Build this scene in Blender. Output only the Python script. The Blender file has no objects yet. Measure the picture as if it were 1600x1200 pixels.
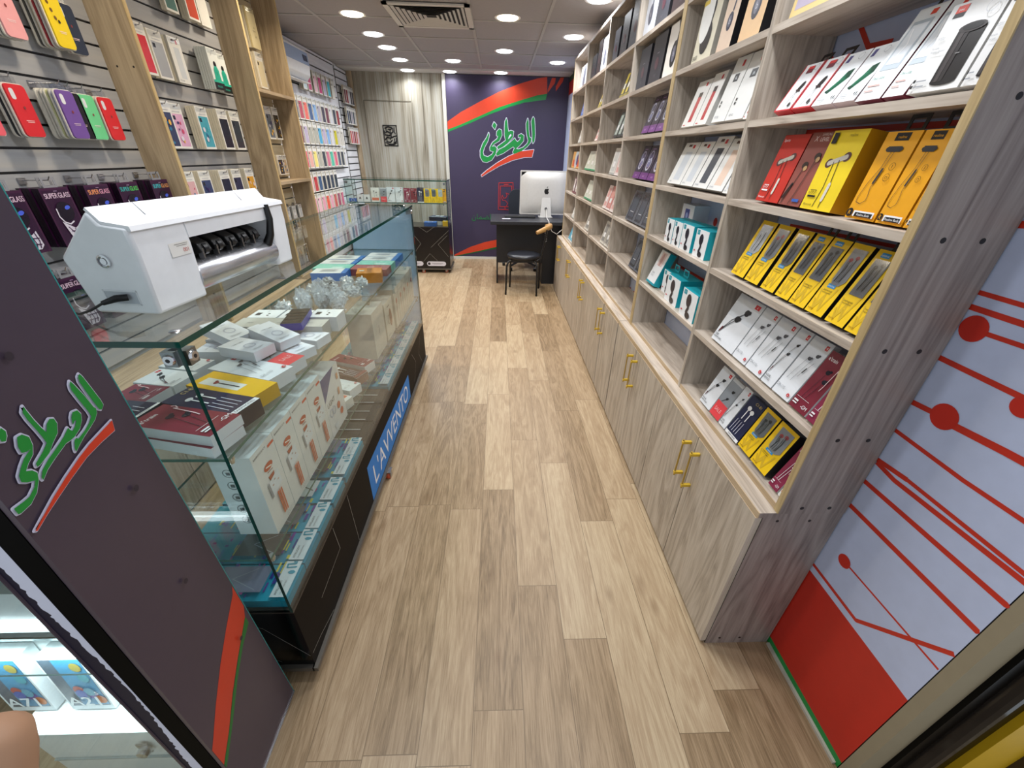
import bpy, bmesh, math, random
from mathutils import Vector, Matrix
from mathutils.geometry import tessellate_polygon
S = bpy.context.scene
COL = S.collection
PI = math.pi
RND = random.Random(7)

# ------------------------------------------------------------------ camera, world, light, exposure
def make_camera():
    pitch, yaw, roll = math.radians(29.692), math.radians(2.349), math.radians(1.31)
    fwd = Vector((math.sin(yaw)*math.cos(pitch), math.cos(yaw)*math.cos(pitch), -math.sin(pitch)))
    right = Vector((math.cos(yaw), -math.sin(yaw), 0))
    up = right.cross(fwd)
    r2 = right*math.cos(roll) + up*math.sin(roll)
    u2 = up*math.cos(roll) - right*math.sin(roll)
    m = Matrix((r2, u2, -fwd)).transposed().to_4x4()
    m.translation = (0, 0, 1.45)
    cam = bpy.data.cameras.new('camera')
    cam.sensor_width = 36; cam.lens = 628.3/1600*36
    cam.clip_start = 0.02
    o = bpy.data.objects.new('camera', cam); COL.objects.link(o)
    o.matrix_world = m
    S.camera = o
make_camera()
S.view_settings.view_transform = 'Standard'
S.view_settings.look = 'None'
S.view_settings.gamma = 1
S.view_settings.use_curve_mapping = False
S.view_settings.exposure = -0.08
S.cycles.transparent_max_bounces = 24
S.cycles.max_bounces = 8
S.cycles.use_denoising = True
S.cycles.sample_clamp_indirect = 4
W = bpy.data.worlds.new('street_daylight'); S.world = W
W.use_nodes = True
bg = W.node_tree.nodes['Background']
bg.inputs[0].default_value = (0.86, 0.93, 1.0, 1); bg.inputs[1].default_value = 0.75

LAMP_POWER = 8.0
WARM, COOL = (1.0, 0.86, 0.66), (0.93, 0.96, 1.0)

# ------------------------------------------------------------------ materials
def lin(h):
    h = h.lstrip('#')
    c = [int(h[i:i+2], 16)/255 for i in (0, 2, 4)]
    return tuple(x/12.92 if x <= .04045 else ((x+.055)/1.055)**2.4 for x in c) + (1,)
MATS = {}
def newmat(name):
    m = bpy.data.materials.new(name); m.use_nodes = True
    nt = m.node_tree
    return m, nt, nt.nodes['Principled BSDF']
def nd(nt, t, **kw):
    n = nt.nodes.new(t)
    for k, v in kw.items():
        if k.startswith('i_'):
            n.inputs[k[2:].replace('_', ' ')].default_value = v
        else: setattr(n, k, v)
    return n
def ramp(nt, stops):
    r = nt.nodes.new('ShaderNodeValToRGB')
    e = r.color_ramp.elements
    while len(e) < len(stops): e.new(.5)
    for el, (p, c) in zip(e, stops):
        el.position = p; el.color = lin(c)
    return r
def paint(spec):
    """'#rrggbb', '#rrggbb:rough' or '#rrggbb:rough:metal' -> a slightly mottled surface"""
    p = spec.split(':')
    rough = float(p[1]) if len(p) > 1 else .42
    metal = float(p[2]) if len(p) > 2 else 0
    spec = float(p[3]) if len(p) > 3 else .5
    m, nt, b = newmat('paint_' + p[0][1:])
    c = lin(p[0])
    n = nd(nt, 'ShaderNodeTexNoise', i_Scale=35.0, i_Detail=3.0)
    tc = nd(nt, 'ShaderNodeTexCoord')
    nt.links.new(tc.outputs['Object'], n.inputs['Vector'])
    r = nt.nodes.new('ShaderNodeValToRGB')
    e = r.color_ramp.elements
    e[0].position = .3; e[1].position = .7
    e[0].color = tuple(x*.975 for x in c[:3]) + (1,)
    e[1].color = tuple(min(1, x*1.02) for x in c[:3]) + (1,)
    nt.links.new(n.outputs['Fac'], r.inputs['Fac'])
    nt.links.new(r.outputs['Color'], b.inputs['Base Color'])
    b.inputs['Roughness'].default_value = rough
    b.inputs['Metallic'].default_value = metal
    b.inputs['Specular IOR Level'].default_value = spec
    return m
def wood(name, dark, mid, light, axis, rough=.45, s=1.0):
    """laminate with grain running along the given object axis"""
    m, nt, b = newmat(name)
    tc = nd(nt, 'ShaderNodeTexCoord')
    g = nd(nt, 'ShaderNodeNewGeometry')
    mp = nd(nt, 'ShaderNodeMapping')
    sc = [9*s, 9*s, 9*s]; sc['xyz'.index(axis)] = .9*s
    mp.inputs['Scale'].default_value = sc
    nt.links.new(g.outputs['Position'], mp.inputs['Vector'])
    n1 = nd(nt, 'ShaderNodeTexNoise', i_Scale=1.0, i_Detail=4.0, i_Distortion=.9)
    nt.links.new(mp.outputs['Vector'], n1.inputs['Vector'])
    mul = nd(nt, 'ShaderNodeMath', operation='MULTIPLY', i_Value=1.0); mul.inputs[1].default_value = 11
    nt.links.new(n1.outputs['Fac'], mul.inputs[0])
    fr = nd(nt, 'ShaderNodeMath', operation='PINGPONG'); fr.inputs[1].default_value = 1
    nt.links.new(mul.outputs[0], fr.inputs[0])
    mp2 = nd(nt, 'ShaderNodeMapping')
    sc2 = [160*s, 160*s, 160*s]; sc2['xyz'.index(axis)] = 5*s
    mp2.inputs['Scale'].default_value = sc2
    nt.links.new(g.outputs['Position'], mp2.inputs['Vector'])
    n2 = nd(nt, 'ShaderNodeTexNoise', i_Scale=1.0, i_Detail=3.0)
    nt.links.new(mp2.outputs['Vector'], n2.inputs['Vector'])
    mx = nd(nt, 'ShaderNodeMath', operation='MULTIPLY_ADD')
    mx.inputs[1].default_value = .38; nt.links.new(fr.outputs[0], mx.inputs[0])
    m3 = nd(nt, 'ShaderNodeMath', operation='MULTIPLY'); m3.inputs[1].default_value = .62
    nt.links.new(n2.outputs['Fac'], m3.inputs[0]); nt.links.new(m3.outputs[0], mx.inputs[2])
    r = ramp(nt, [(.12, dark), (.45, mid), (.78, light)])
    nt.links.new(mx.outputs[0], r.inputs['Fac'])
    nt.links.new(r.outputs['Color'], b.inputs['Base Color'])
    b.inputs['Roughness'].default_value = rough
    return m
def clear(name, tint, power=5.0, base=.04, gloss=.02, top=1.0):
    m = bpy.data.materials.new(name); m.use_nodes = True
    nt = m.node_tree; nt.nodes.clear()
    out = nd(nt, 'ShaderNodeOutputMaterial')
    tr = nd(nt, 'ShaderNodeBsdfTransparent'); tr.inputs[0].default_value = tint + (1,)
    gl = nd(nt, 'ShaderNodeBsdfGlossy'); gl.inputs['Roughness'].default_value = gloss
    lw = nd(nt, 'ShaderNodeLayerWeight'); lw.inputs[0].default_value = .5
    pw = nd(nt, 'ShaderNodeMath', operation='POWER'); pw.inputs[1].default_value = power
    ma = nd(nt, 'ShaderNodeMath', operation='MULTIPLY_ADD'); ma.inputs[1].default_value = top-base; ma.inputs[2].default_value = base
    mix = nd(nt, 'ShaderNodeMixShader')
    L = nt.links.new
    L(lw.outputs['Facing'], pw.inputs[0]); L(pw.outputs[0], ma.inputs[0]); L(ma.outputs[0], mix.inputs[0])
    L(tr.outputs[0], mix.inputs[1]); L(gl.outputs[0], mix.inputs[2]); L(mix.outputs[0], out.inputs[0])
    return m
def bag_mat():
    m = clear('plastic_bag', (.93, .95, .97), 2.0, .10, .16, .55)
    nt = m.node_tree; L = nt.links.new; mix = [n for n in nt.nodes if n.type == 'MIX_SHADER'][0]; out = [n for n in nt.nodes if n.type == 'OUTPUT_MATERIAL'][0]
    df = nd(nt, 'ShaderNodeBsdfDiffuse'); df.inputs[0].default_value = (.82, .85, .88, 1)
    n = nd(nt, 'ShaderNodeTexNoise', i_Scale=60.0, i_Detail=4.0); r = nd(nt, 'ShaderNodeMapRange'); r.inputs['From Min'].default_value = .42; r.inputs['From Max'].default_value = .7; r.inputs['To Min'].default_value = .12; r.inputs['To Max'].default_value = .8
    L(n.outputs['Fac'], r.inputs['Value']); m2 = nd(nt, 'ShaderNodeMixShader'); L(r.outputs[0], m2.inputs[0]); L(mix.outputs[0], m2.inputs[1]); L(df.outputs[0], m2.inputs[2]); L(m2.outputs[0], out.inputs[0])
    return m
def frosted():
    m = bpy.data.materials.new('blue_film_glass'); m.use_nodes = True
    nt = m.node_tree; b = nt.nodes['Principled BSDF']; L = nt.links.new
    n = nd(nt, 'ShaderNodeTexNoise', i_Scale=4.0); r = ramp(nt, [(.3, '#c3e0fa'), (.7, '#d2e9ff')]); L(n.outputs['Fac'], r.inputs['Fac']); L(r.outputs['Color'], b.inputs['Base Color'])
    b.inputs['Roughness'].default_value = .25
    tr = nd(nt, 'ShaderNodeBsdfTransparent'); tr.inputs[0].default_value = (.7, .85, .92, 1)
    tl = nd(nt, 'ShaderNodeBsdfTranslucent'); tl.inputs[0].default_value = lin('#d2e9ff')
    m1 = nd(nt, 'ShaderNodeMixShader'); m1.inputs[0].default_value = .45; L(b.outputs[0], m1.inputs[1]); L(tl.outputs[0], m1.inputs[2])
    m2 = nd(nt, 'ShaderNodeMixShader'); m2.inputs[0].default_value = .2; L(m1.outputs[0], m2.inputs[1]); L(tr.outputs[0], m2.inputs[2])
    L(m2.outputs[0], nt.nodes['Material Output'].inputs[0])
    return m
def emit(name, col, strength):
    m, nt, b = newmat(name)
    b.inputs['Base Color'].default_value = col + (1,)
    b.inputs['Emission Color'].default_value = col + (1,)
    b.inputs['Emission Strength'].default_value = strength
    return m
def floor_mat():
    m, nt, b = newmat('oak_vinyl_planks')
    L = nt.links.new
    g = nd(nt, 'ShaderNodeNewGeometry')
    sx = nd(nt, 'ShaderNodeSeparateXYZ'); L(g.outputs['Position'], sx.inputs[0])
    def mth(op, x, y=None, z=None):
        n = nd(nt, 'ShaderNodeMath', operation=op)
        for i, q in enumerate((x, y, z)):
            if q is None: continue
            if isinstance(q, (int, float)): n.inputs[i].default_value = q
            else: L(q, n.inputs[i])
        return n.outputs[0]
    u = mth('DIVIDE', mth('ADD', sx.outputs[0], 3.07), .15)
    row = mth('FLOOR', u)
    wn = nd(nt, 'ShaderNodeTexWhiteNoise', noise_dimensions='1D'); L(row, wn.inputs['W'])
    v = mth('ADD', mth('DIVIDE', mth('ADD', sx.outputs[1], 4.0), .915), mth('MULTIPLY', wn.outputs['Value'], 5.0))
    pid = mth('ADD', mth('MULTIPLY', row, 17.3), mth('FLOOR', v))
    wp = nd(nt, 'ShaderNodeTexWhiteNoise', noise_dimensions='1D'); L(pid, wp.inputs['W'])
    eu = mth('MULTIPLY', mth('MINIMUM', mth('FRACT', u), mth('SUBTRACT', 1.0, mth('FRACT', u))), .15)
    ev = mth('MULTIPLY', mth('MINIMUM', mth('FRACT', v), mth('SUBTRACT', 1.0, mth('FRACT', v))), .915)
    joint = mth('LESS_THAN', mth('MINIMUM', eu, ev), .0011)
    # grain, shifted per plank
    off = nd(nt, 'ShaderNodeVectorMath', operation='MULTIPLY_ADD')
    off.inputs[1].default_value = (7.3, 3.1, 5.7)
    L(wp.outputs['Color'], off.inputs[0]); L(g.outputs['Position'], off.inputs[2])
    mp = nd(nt, 'ShaderNodeMapping'); mp.inputs['Scale'].default_value = (15, 1.7, 1)
    L(off.outputs[0], mp.inputs['Vector'])
    n1 = nd(nt, 'ShaderNodeTexNoise', i_Scale=1.0, i_Detail=5.0, i_Distortion=1.3); L(mp.outputs[0], n1.inputs['Vector'])
    mu = nd(nt, 'ShaderNodeMath', operation='MULTIPLY'); mu.inputs[1].default_value = 9
    L(n1.outputs['Fac'], mu.inputs[0])
    pp = nd(nt, 'ShaderNodeMath', operation='PINGPONG'); pp.inputs[1].default_value = 1; L(mu.outputs[0], pp.inputs[0])
    mp2 = nd(nt, 'ShaderNodeMapping'); mp2.inputs['Scale'].default_value = (300, 11, 1)
    L(off.outputs[0], mp2.inputs['Vector'])
    n2 = nd(nt, 'ShaderNodeTexNoise', i_Scale=1.0, i_Detail=5.0, i_Roughness=.65); L(mp2.outputs[0], n2.inputs['Vector'])
    a = nd(nt, 'ShaderNodeMath', operation='MULTIPLY_ADD'); a.inputs[1].default_value = .17; L(pp.outputs[0], a.inputs[0])
    a2 = nd(nt, 'ShaderNodeMath', operation='MULTIPLY'); a2.inputs[1].default_value = .70; L(n2.outputs['Fac'], a2.inputs[0]); L(a2.outputs[0], a.inputs[2])
    a3 = nd(nt, 'ShaderNodeMath', operation='MULTIPLY_ADD'); a3.inputs[1].default_value = .34; L(wp.outputs['Value'], a3.inputs[0]); L(a.outputs[0], a3.inputs[2])
    r = ramp(nt, [(.25, '#6a553c'), (.44, '#8c7558'), (.62, '#a38b6d'), (.92, '#bfab8c')])
    L(a3.outputs[0], r.inputs['Fac'])
    # knots
    mp3 = nd(nt, 'ShaderNodeMapping'); mp3.inputs['Scale'].default_value = (9, 4.2, 1); L(off.outputs[0], mp3.inputs['Vector'])
    vo = nd(nt, 'ShaderNodeTexVoronoi', feature='F1', i_Scale=1.0); L(mp3.outputs[0], vo.inputs['Vector'])
    kr = nd(nt, 'ShaderNodeMapRange'); kr.inputs['From Min'].default_value = .03; kr.inputs['From Max'].default_value = .19; kr.inputs['To Min'].default_value = .42; kr.inputs['To Max'].default_value = 0
    L(vo.outputs['Distance'], kr.inputs['Value'])
    mx = nd(nt, 'ShaderNodeMix', data_type='RGBA'); L(kr.outputs[0], mx.inputs[0]); L(r.outputs['Color'], mx.inputs[6]); mx.inputs[7].default_value = lin('#6f5337')
    ln = nd(nt, 'ShaderNodeMix', data_type='RGBA'); L(joint, ln.inputs[0]); L(mx.outputs[2], ln.inputs[6]); ln.inputs[7].default_value = lin('#77634a')
    L(ln.outputs[2], b.inputs['Base Color'])
    b.inputs['Roughness'].default_value = .38
    b.inputs['Specular IOR Level'].default_value = .35
    return m
def streak_panel():
    """pale grey wood panel with long vertical dark streaks"""
    m, nt, b = newmat('streaked_wall_panel')
    L = nt.links.new
    g = nd(nt, 'ShaderNodeNewGeometry')
    mp = nd(nt, 'ShaderNodeMapping'); mp.inputs['Scale'].default_value = (13, 3, .8)
    L(g.outputs['Position'], mp.inputs['Vector'])
    n = nd(nt, 'ShaderNodeTexNoise', i_Scale=1.0, i_Detail=6.0, i_Distortion=.6); L(mp.outputs[0], n.inputs['Vector'])
    mp2 = nd(nt, 'ShaderNodeMapping'); mp2.inputs['Scale'].default_value = (90, 3, 2.2)
    L(g.outputs['Position'], mp2.inputs['Vector'])
    n2 = nd(nt, 'ShaderNodeTexNoise', i_Scale=1.0, i_Detail=4.0); L(mp2.outputs[0], n2.inputs['Vector'])
    a = nd(nt, 'ShaderNodeMath', operation='MULTIPLY_ADD'); a.inputs[1].default_value = .4; L(n2.outputs['Fac'], a.inputs[0])
    a2 = nd(nt, 'ShaderNodeMath', operation='MULTIPLY'); a2.inputs[1].default_value = .6; L(n.outputs['Fac'], a2.inputs[0]); L(a2.outputs[0], a.inputs[2])
    r = ramp(nt, [(.33, '#4d4538'), (.41, '#857d6c'), (.52, '#a39d8e'), (.66, '#b4b4ac')])
    L(a.outputs[0], r.inputs['Fac']); L(r.outputs['Color'], b.inputs['Base Color'])
    b.inputs['Roughness'].default_value = .5
    return m
BUILD = {
 'floor': floor_mat, 'streak': streak_panel,
 'oakx': lambda: wood('grey_oak_across', '#8b7d70', '#b4a595', '#cabdae', 'x'),
 'oaky': lambda: wood('grey_oak_along', '#94877a', '#baac9d', '#cec2b4', 'y', .45, 1.2),
 'oakz': lambda: wood('grey_oak_upright', '#8d8175', '#b4a899', '#c9beb0', 'z', .45, 1.25),
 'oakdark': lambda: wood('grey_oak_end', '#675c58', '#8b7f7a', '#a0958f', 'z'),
 'warmz': lambda: wood('warm_oak_upright', '#877558', '#a9957a', '#bfab8d', 'z'),
 'warmy': lambda: wood('warm_oak_along', '#877558', '#a9957a', '#bfab8d', 'y'),
 'mdf': lambda: wood('raw_board_edge', '#a8906c', '#bda483', '#c9b394', 'y', .7), 'mdfz': lambda: wood('raw_board_edge_upright', '#a08a60', '#b49c70', '#c2aa7e', 'z', .7),
 'slat': lambda: wood('grey_slat_laminate', '#94959a', '#a3a3a5', '#aeaba7', 'y', .3, .35),
 'slatwhite': lambda: wood('white_slat_laminate', '#cfd0d6', '#dcdde2', '#e6e6ea', 'y', .35),
 'slatcream': lambda: wood('cream_slat_laminate', '#b5a88c', '#c9bc9f', '#d4c8ac', 'y', .35),
 'glass': lambda: clear('showcase_glass', (.94, .982, .976)),
 'frost': frosted,
 'film': lambda: clear('clear_wrap', (.93, .94, .95), 3, .10, .12, .7),
 'smoke': lambda: clear('smoky_plastic', (.45, .47, .5), 3, .12, .12, .7),
 'bag': bag_mat,
 'chrome': lambda: paint('#d5d5d8:.18:1'), 'steel': lambda: paint('#9a9a9c:.32:1'), 'brass': lambda: paint('#e0bb3c:.3:.35'),
 'lampcool': lambda: emit('lamp_cool', (.93, .96, 1.0), 9), 'lampwarm': lambda: emit('lamp_warm', (1.0, .88, .66), 9),
 'led': lambda: emit('led_strip', (.86, .97, 1.0), 10),
}
def M(k):
    if k not in MATS:
        MATS[k] = BUILD[k]() if k in BUILD else paint(k)
    return MATS[k]

# ------------------------------------------------------------------ mesh builder
FONT_CACHE = {}
def text_polys(s):
    """flat letters of the built-in font: list of (x, y) triangles at unit size, and the width"""
    if s not in FONT_CACHE:
        cu = bpy.data.curves.new('lettering', 'FONT'); cu.body = s; cu.size = 1; cu.resolution_u = 3
        o = bpy.data.objects.new('lettering', cu)
        me = o.to_mesh()
        vs = [(v.co.x, v.co.y) for v in me.vertices]
        fs = [tuple(p.vertices) for p in me.polygons]
        o.to_mesh_clear(); bpy.data.objects.remove(o); bpy.data.curves.remove(cu)
        x0 = min((v[0] for v in vs), default=0); x1 = max((v[0] for v in vs), default=1)
        FONT_CACHE[s] = ([(v[0]-x0, v[1]) for v in vs], fs, x1-x0)
    return FONT_CACHE[s]
STEP = .0003
class B:
    def __init__(s):
        s.v = []; s.f = []; s.mi = []; s.mats = []; s.lay = 0
        s.step = STEP; s.P = lambda u, w, d: (u, -d, w)            # art frame: u across, w up, d out of the surface
    def slot(s, k):
        if k not in s.mats: s.mats.append(k)
        return s.mats.index(k)
    def face(s, pts, k):
        n = len(s.v); s.v += [tuple(p) for p in pts]
        s.f.append(tuple(range(n, n+len(pts)))); s.mi.append(s.slot(k)); return s
    def mesh(s, vs, fs, k):
        n = len(s.v); s.v += [tuple(p) for p in vs]; j = s.slot(k)
        for f in fs: s.f.append(tuple(n+i for i in f)); s.mi.append(j)
        return s
    def box(s, x0, x1, y0, y1, z0, z1, k, edge=None):
        vs = [(x, y, z) for z in (z0, z1) for y in (y0, y1) for x in (x0, x1)]
        fs = [(0, 2, 3, 1), (4, 5, 7, 6), (0, 1, 5, 4), (2, 6, 7, 3), (0, 4, 6, 2), (1, 3, 7, 5)]   # bottom top front back left right
        if edge is None: return s.mesh(vs, fs, k)
        n = len(s.v); s.v += vs
        for f, kk in zip(fs, edge): s.f.append(tuple(n+i for i in f)); s.mi.append(s.slot(kk or k))
        return s
    def prism(s, poly, P0, k, kside=None):
        """poly [(a, b)], P0(a, b, t) with t in (0, 1)"""
        n = len(poly)
        vs = [P0(a, b, 0) for a, b in poly] + [P0(a, b, 1) for a, b in poly]
        tri = tessellate_polygon([[Vector((a, b, 0)) for a, b in poly]])
        s.mesh(vs, [tuple(t) for t in tri] + [tuple(n+i for i in reversed(t)) for t in tri], k)
        m = len(s.v) - 2*n; j = s.slot(kside or k)
        for i in range(n):
            q = (i+1) % n
            s.f.append((m+i, m+q, m+n+q, m+n+i)); s.mi.append(j)
        return s
    def tube(s, path, r, k, n=8, cap=True):
        path = [Vector(p) for p in path]; rs = r if isinstance(r, (list, tuple)) else [r]*len(path)
        rings = []; up = None
        for i, p in enumerate(path):
            d = (path[min(i+1, len(path)-1)] - path[max(i-1, 0)]).normalized()
            if up is None: up = d.orthogonal().normalized()
            up = (up - d*up.dot(d)).normalized() if (up - d*up.dot(d)).length > 1e-6 else d.orthogonal().normalized()
            q = d.cross(up)
            rings.append([p + (up*math.cos(a) + q*math.sin(a))*rs[i] for a in [2*PI*t/n for t in range(n)]])
        vs = [v for g in rings for v in g]; fs = []
        for i in range(len(path)-1):
            for t in range(n):
                u = (t+1) % n
                fs.append((i*n+t, i*n+u, i*n+n+u, i*n+n+t))
        if cap: fs += [tuple(range(n-1, -1, -1)), tuple((len(path)-1)*n+t for t in range(n))]
        return s.mesh(vs, fs, k)
    def lathe(s, prof, k, c=(0, 0, 0), axis='z', n=20):
        """prof [(r, h)] turned about the axis through c"""
        vs = []; fs = []
        for r, h in prof:
            for t in range(n):
                a = 2*PI*t/n; u, w = r*math.cos(a), r*math.sin(a)
                p = {'z': (u, w, h), 'x': (h, u, w), 'y': (w, h, u)}[axis]
                vs.append((c[0]+p[0], c[1]+p[1], c[2]+p[2]))
        for i in range(len(prof)-1):
            for t in range(n):
                u = (t+1) % n; fs.append((i*n+t, i*n+u, i*n+n+u, i*n+n+t))
        return s.mesh(vs, fs, k)
    def blob(s, c, r, k, n=10, m=7):
        vs = []; fs = []
        for i in range(m+1):
            a = PI*i/m
            for t in range(n):
                b = 2*PI*t/n
                vs.append((c[0]+r[0]*math.sin(a)*math.cos(b), c[1]+r[1]*math.sin(a)*math.sin(b), c[2]+r[2]*math.cos(a)))
        for i in range(m):
            for t in range(n):
                u = (t+1) % n; fs.append((i*n+t, i*n+n+t, i*n+n+u, i*n+u))
        return s.mesh(vs, fs, k)
    # ---- printed artwork on the current surface frame
    def frame(s, P, lay=0, step=STEP): s.P = P; s.lay = lay; s.step = step; return s
    def _d(s): s.lay += 1; return s.lay*s.step
    def pol(s, pts, k):
        d = s._d(); tri = tessellate_polygon([[Vector((a, b, 0)) for a, b in pts]])
        return s.mesh([s.P(a, b, d) for a, b in pts], [tuple(t) for t in tri], k)
    def rect(s, u0, w0, u1, w1, k): return s.pol([(u0, w0), (u1, w0), (u1, w1), (u0, w1)], k)
    def ell(s, u, w, ru, rw, k, n=18, rot=0):
        c, q = math.cos(rot), math.sin(rot); pts = []
        for t in range(n):
            a, b = ru*math.cos(2*PI*t/n), rw*math.sin(2*PI*t/n); pts.append((u+a*c-b*q, w+a*q+b*c))
        return s.pol(pts, k)
    def line(s, pts, wd, k, closed=False, caps=True):
        d0 = s._d(); j = len(pts)
        wds = wd if isinstance(wd, (list, tuple)) else [wd]*j
        segs = [(i, (i+1) % j) for i in range(j if closed else j-1)]
        for i, (a, b) in enumerate(segs):
            d = d0 + (i % 2)*.2*s.step
            (x0, y0), (x1, y1) = pts[a], pts[b]
            L = math.hypot(x1-x0, y1-y0) or 1e-9; nx, ny = -(y1-y0)/L/2, (x1-x0)/L/2
            s.mesh([s.P(x0+nx*wds[a], y0+ny*wds[a], d), s.P(x0-nx*wds[a], y0-ny*wds[a], d), s.P(x1-nx*wds[b], y1-ny*wds[b], d), s.P(x1+nx*wds[b], y1+ny*wds[b], d)], [(0, 1, 2, 3)], k)
        if max(wds) > .0025:
            for i, (x, y) in enumerate(pts):
                if closed or 0 < i < j-1 or (caps and max(wds) > .006):
                    q = wds[i]/2; d = d0 + (.4 + (i % 3)*.15)*s.step
                    s.mesh([s.P(x+q*math.cos(PI*t/4), y+q*math.sin(PI*t/4), d) for t in range(8)], [tuple(range(8))], k)
        return s
    def ring(s, u, w, ru, rw, wd, k, n=18): return s.line([(u+ru*math.cos(2*PI*t/n), w+rw*math.sin(2*PI*t/n)) for t in range(n)], wd, k, True)
    def txt(s, t, u, w, h, k, al='l', rot=0, sx=1.0):
        vs, fs, wd = text_polys(t); q = h/.70
        ox = {'l': 0, 'c': -wd/2, 'r': -wd}[al]; c, si = math.cos(rot), math.sin(rot); d = s._d()
        out = []
        for x, y in vs:
            a, b = (x+ox)*q*sx, y*q; out.append(s.P(u+a*c-b*si, w+a*si+b*c, d))
        return s.mesh(out, fs, k)
    def fit(s, t, u0, u1, w, h, k, al='c'):
        wd = text_polys(t)[2]*h/.70; sx = min(1, (u1-u0)/wd) if wd else 1
        return s.txt(t, {'c': (u0+u1)/2, 'l': u0, 'r': u1}[al], w, h, k, al, 0, sx)
    def mk(s, name):
        me = bpy.data.meshes.new(name); me.from_pydata(s.v, [], s.f)
        for k in s.mats: me.materials.append(M(k))
        me.polygons.foreach_set('material_index', s.mi); me.update()
        return me
def link(name, data, parent=None, loc=(0, 0, 0), rot=(0, 0, 0)):
    o = bpy.data.objects.new(name, data); COL.objects.link(o)
    o.location = loc; o.rotation_euler = rot
    if parent: o.parent = parent
    return o
def obj(name, b, parent=None, loc=(0, 0, 0), rot=(0, 0, 0), smooth=None, bevel=0, seg=2):
    me = b.mk(name)
    if smooth or bevel:
        bm = bmesh.new(); bm.from_mesh(me); bmesh.ops.remove_doubles(bm, verts=bm.verts, dist=1e-6)
        bmesh.ops.recalc_face_normals(bm, faces=bm.faces)
        bm.to_mesh(me); bm.free()
    if smooth:
        me.shade_smooth(); me.set_sharp_from_angle(angle=math.radians(smooth))
    o = link(name, me, parent, loc, rot)
    if bevel:
        md = o.modifiers.new('soft_edges', 'BEVEL'); md.width = bevel; md.segments = seg; md.limit_method = 'ANGLE'; md.angle_limit = math.radians(35)
    return o
def tag(o, label, cat, group=None):
    o['label'] = label; o['category'] = cat
    if group: o['group'] = group
    return o
def thing(name, label, cat, loc=(0, 0, 0), rot=(0, 0, 0), group=None):
    return tag(link(name, None, None, loc, rot), label, cat, group)
def struct(name, b, parent=None, **kw):
    o = obj(name, b, parent, **kw); o['kind'] = 'structure'; return o
def copy_tree(o, parent=None):
    c = o.copy(); COL.objects.link(c)
    if parent: c.parent = parent
    for ch in list(o.children): copy_tree(ch, c)
    return c
ORD = ['first', 'second', 'third', 'fourth', 'fifth', 'sixth', 'seventh', 'eighth', 'ninth', 'tenth', 'eleventh', 'twelfth', 'thirteenth', 'fourteenth', 'fifteenth']
FACE_W, FACE_E, FACE_S = -PI/2, PI/2, 0.0     # product fronts look to -x, +x, -y
# ------------------------------------------------------------------ lettering and print outlines, in millimetres on their panels
WALL_LOGO={
 'alif':[(476,1904),(492,1883),(503,1806),(511,1693),(507,1625),(486,1592),(474,1624),(470,1715),(458,1805),(452,1849),(464,1888)],
 'lam':[(401,1886),(414,1848),(419,1759),(435,1669),(461,1652),(456,1606),(404,1551),(325,1493),(217,1458),(206,1485),(229,1529),(284,1518),(351,1543),(403,1588),(419,1623),(396,1691),(386,1758),(381,1825)],
 'sad':[(279,1686),(318,1704),(354,1684),(352,1621),(299,1563),(243,1521),(208,1549),(148,1513),(68,1464),(-21,1431),(-30,1460),(10,1507),(94,1545),(174,1604),(229,1651),(243,1625),(268,1606),(301,1632),(314,1664),(280,1660)],
 'taa':[(110,1883),(123,1842),(131,1764),(141,1725),(174,1740),(211,1729),(202,1662),(136,1592),(67,1544),(-3,1512),(-14,1542),(29,1571),(104,1620),(86,1684),(86,1774),(90,1841)],
 'taah':[(152,1680),(175,1701),(183,1684),(154,1649),(133,1634)],
 'fa':[(-21,1722),(12,1754),(44,1740),(50,1684),(15,1614),(-57,1576),(-92,1541),(-48,1550),(-21,1521),(-38,1451),(-93,1378),(-164,1348),(-219,1357),(-253,1411),(-254,1493),(-215,1581),(-161,1651),(-134,1710),(-125,1680),(-145,1611),(-196,1529),(-217,1471),(-204,1430),(-150,1415),(-89,1447),(-65,1483),(-115,1494),(-118,1533),(-81,1592),(-17,1637),(-1,1671),(-25,1676)],
 'dot':[(-60,1834),(-25,1800),(-47,1747),(-83,1787)],
 'sw':[(501,1517),(478,1425),(368,1421),(205,1382),(14,1306),(-152,1217),(-236,1166),(-245,1183),(-165,1246),(-14,1344),(150,1431),(325,1495)],
 'topred':[(-695,1824),(-507,1937),(-246,2060),(10,2171),(263,2259),(513,2326),(639,2347),(650,2165),(523,2146),(268,2077),(11,2002),(-249,1899),(-514,1795),(-700,1733)],
 'topgreen':[(-700,1733),(-514,1795),(-249,1899),(11,2002),(268,2077),(523,2146),(650,2165),(635,2099),(526,2085),(346,2060),(140,2005),(-119,1918),(-382,1814),(-699,1704)],
 'r2':[(654,2206),(703,2336),(753,2337),(745,2281),(656,2175)],
 'r3':[(760,2245),(816,2343),(860,2344),(848,2298),(764,2193)],
 'botred':[(-687,60),(-433,181),(-207,256),(-19,295),(466,345),(470,244),(-27,187),(-284,125),(-512,77),(-688,38)],
 'botgreen':[(-688,38),(-512,77),(-284,125),(-27,187),(470,244),(471,215),(-27,162),(-284,107),(-513,63),(-689,20)],
 'ph':[(10,1088),(216,1095),(233,728),(3,732)],
 'ph2':[(33,1047),(196,1050),(209,771),(26,771)],
 'spk':[(88,1069),(148,1071)],
 'home':[(103,750)],
 'wr':[(117,770),(143,815),(107,855),(72,854),(49,894),(63,925),(81,886),(116,892),(133,927),(115,958),(158,943),(176,904),(168,864),(187,824),(205,784)],
}
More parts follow.
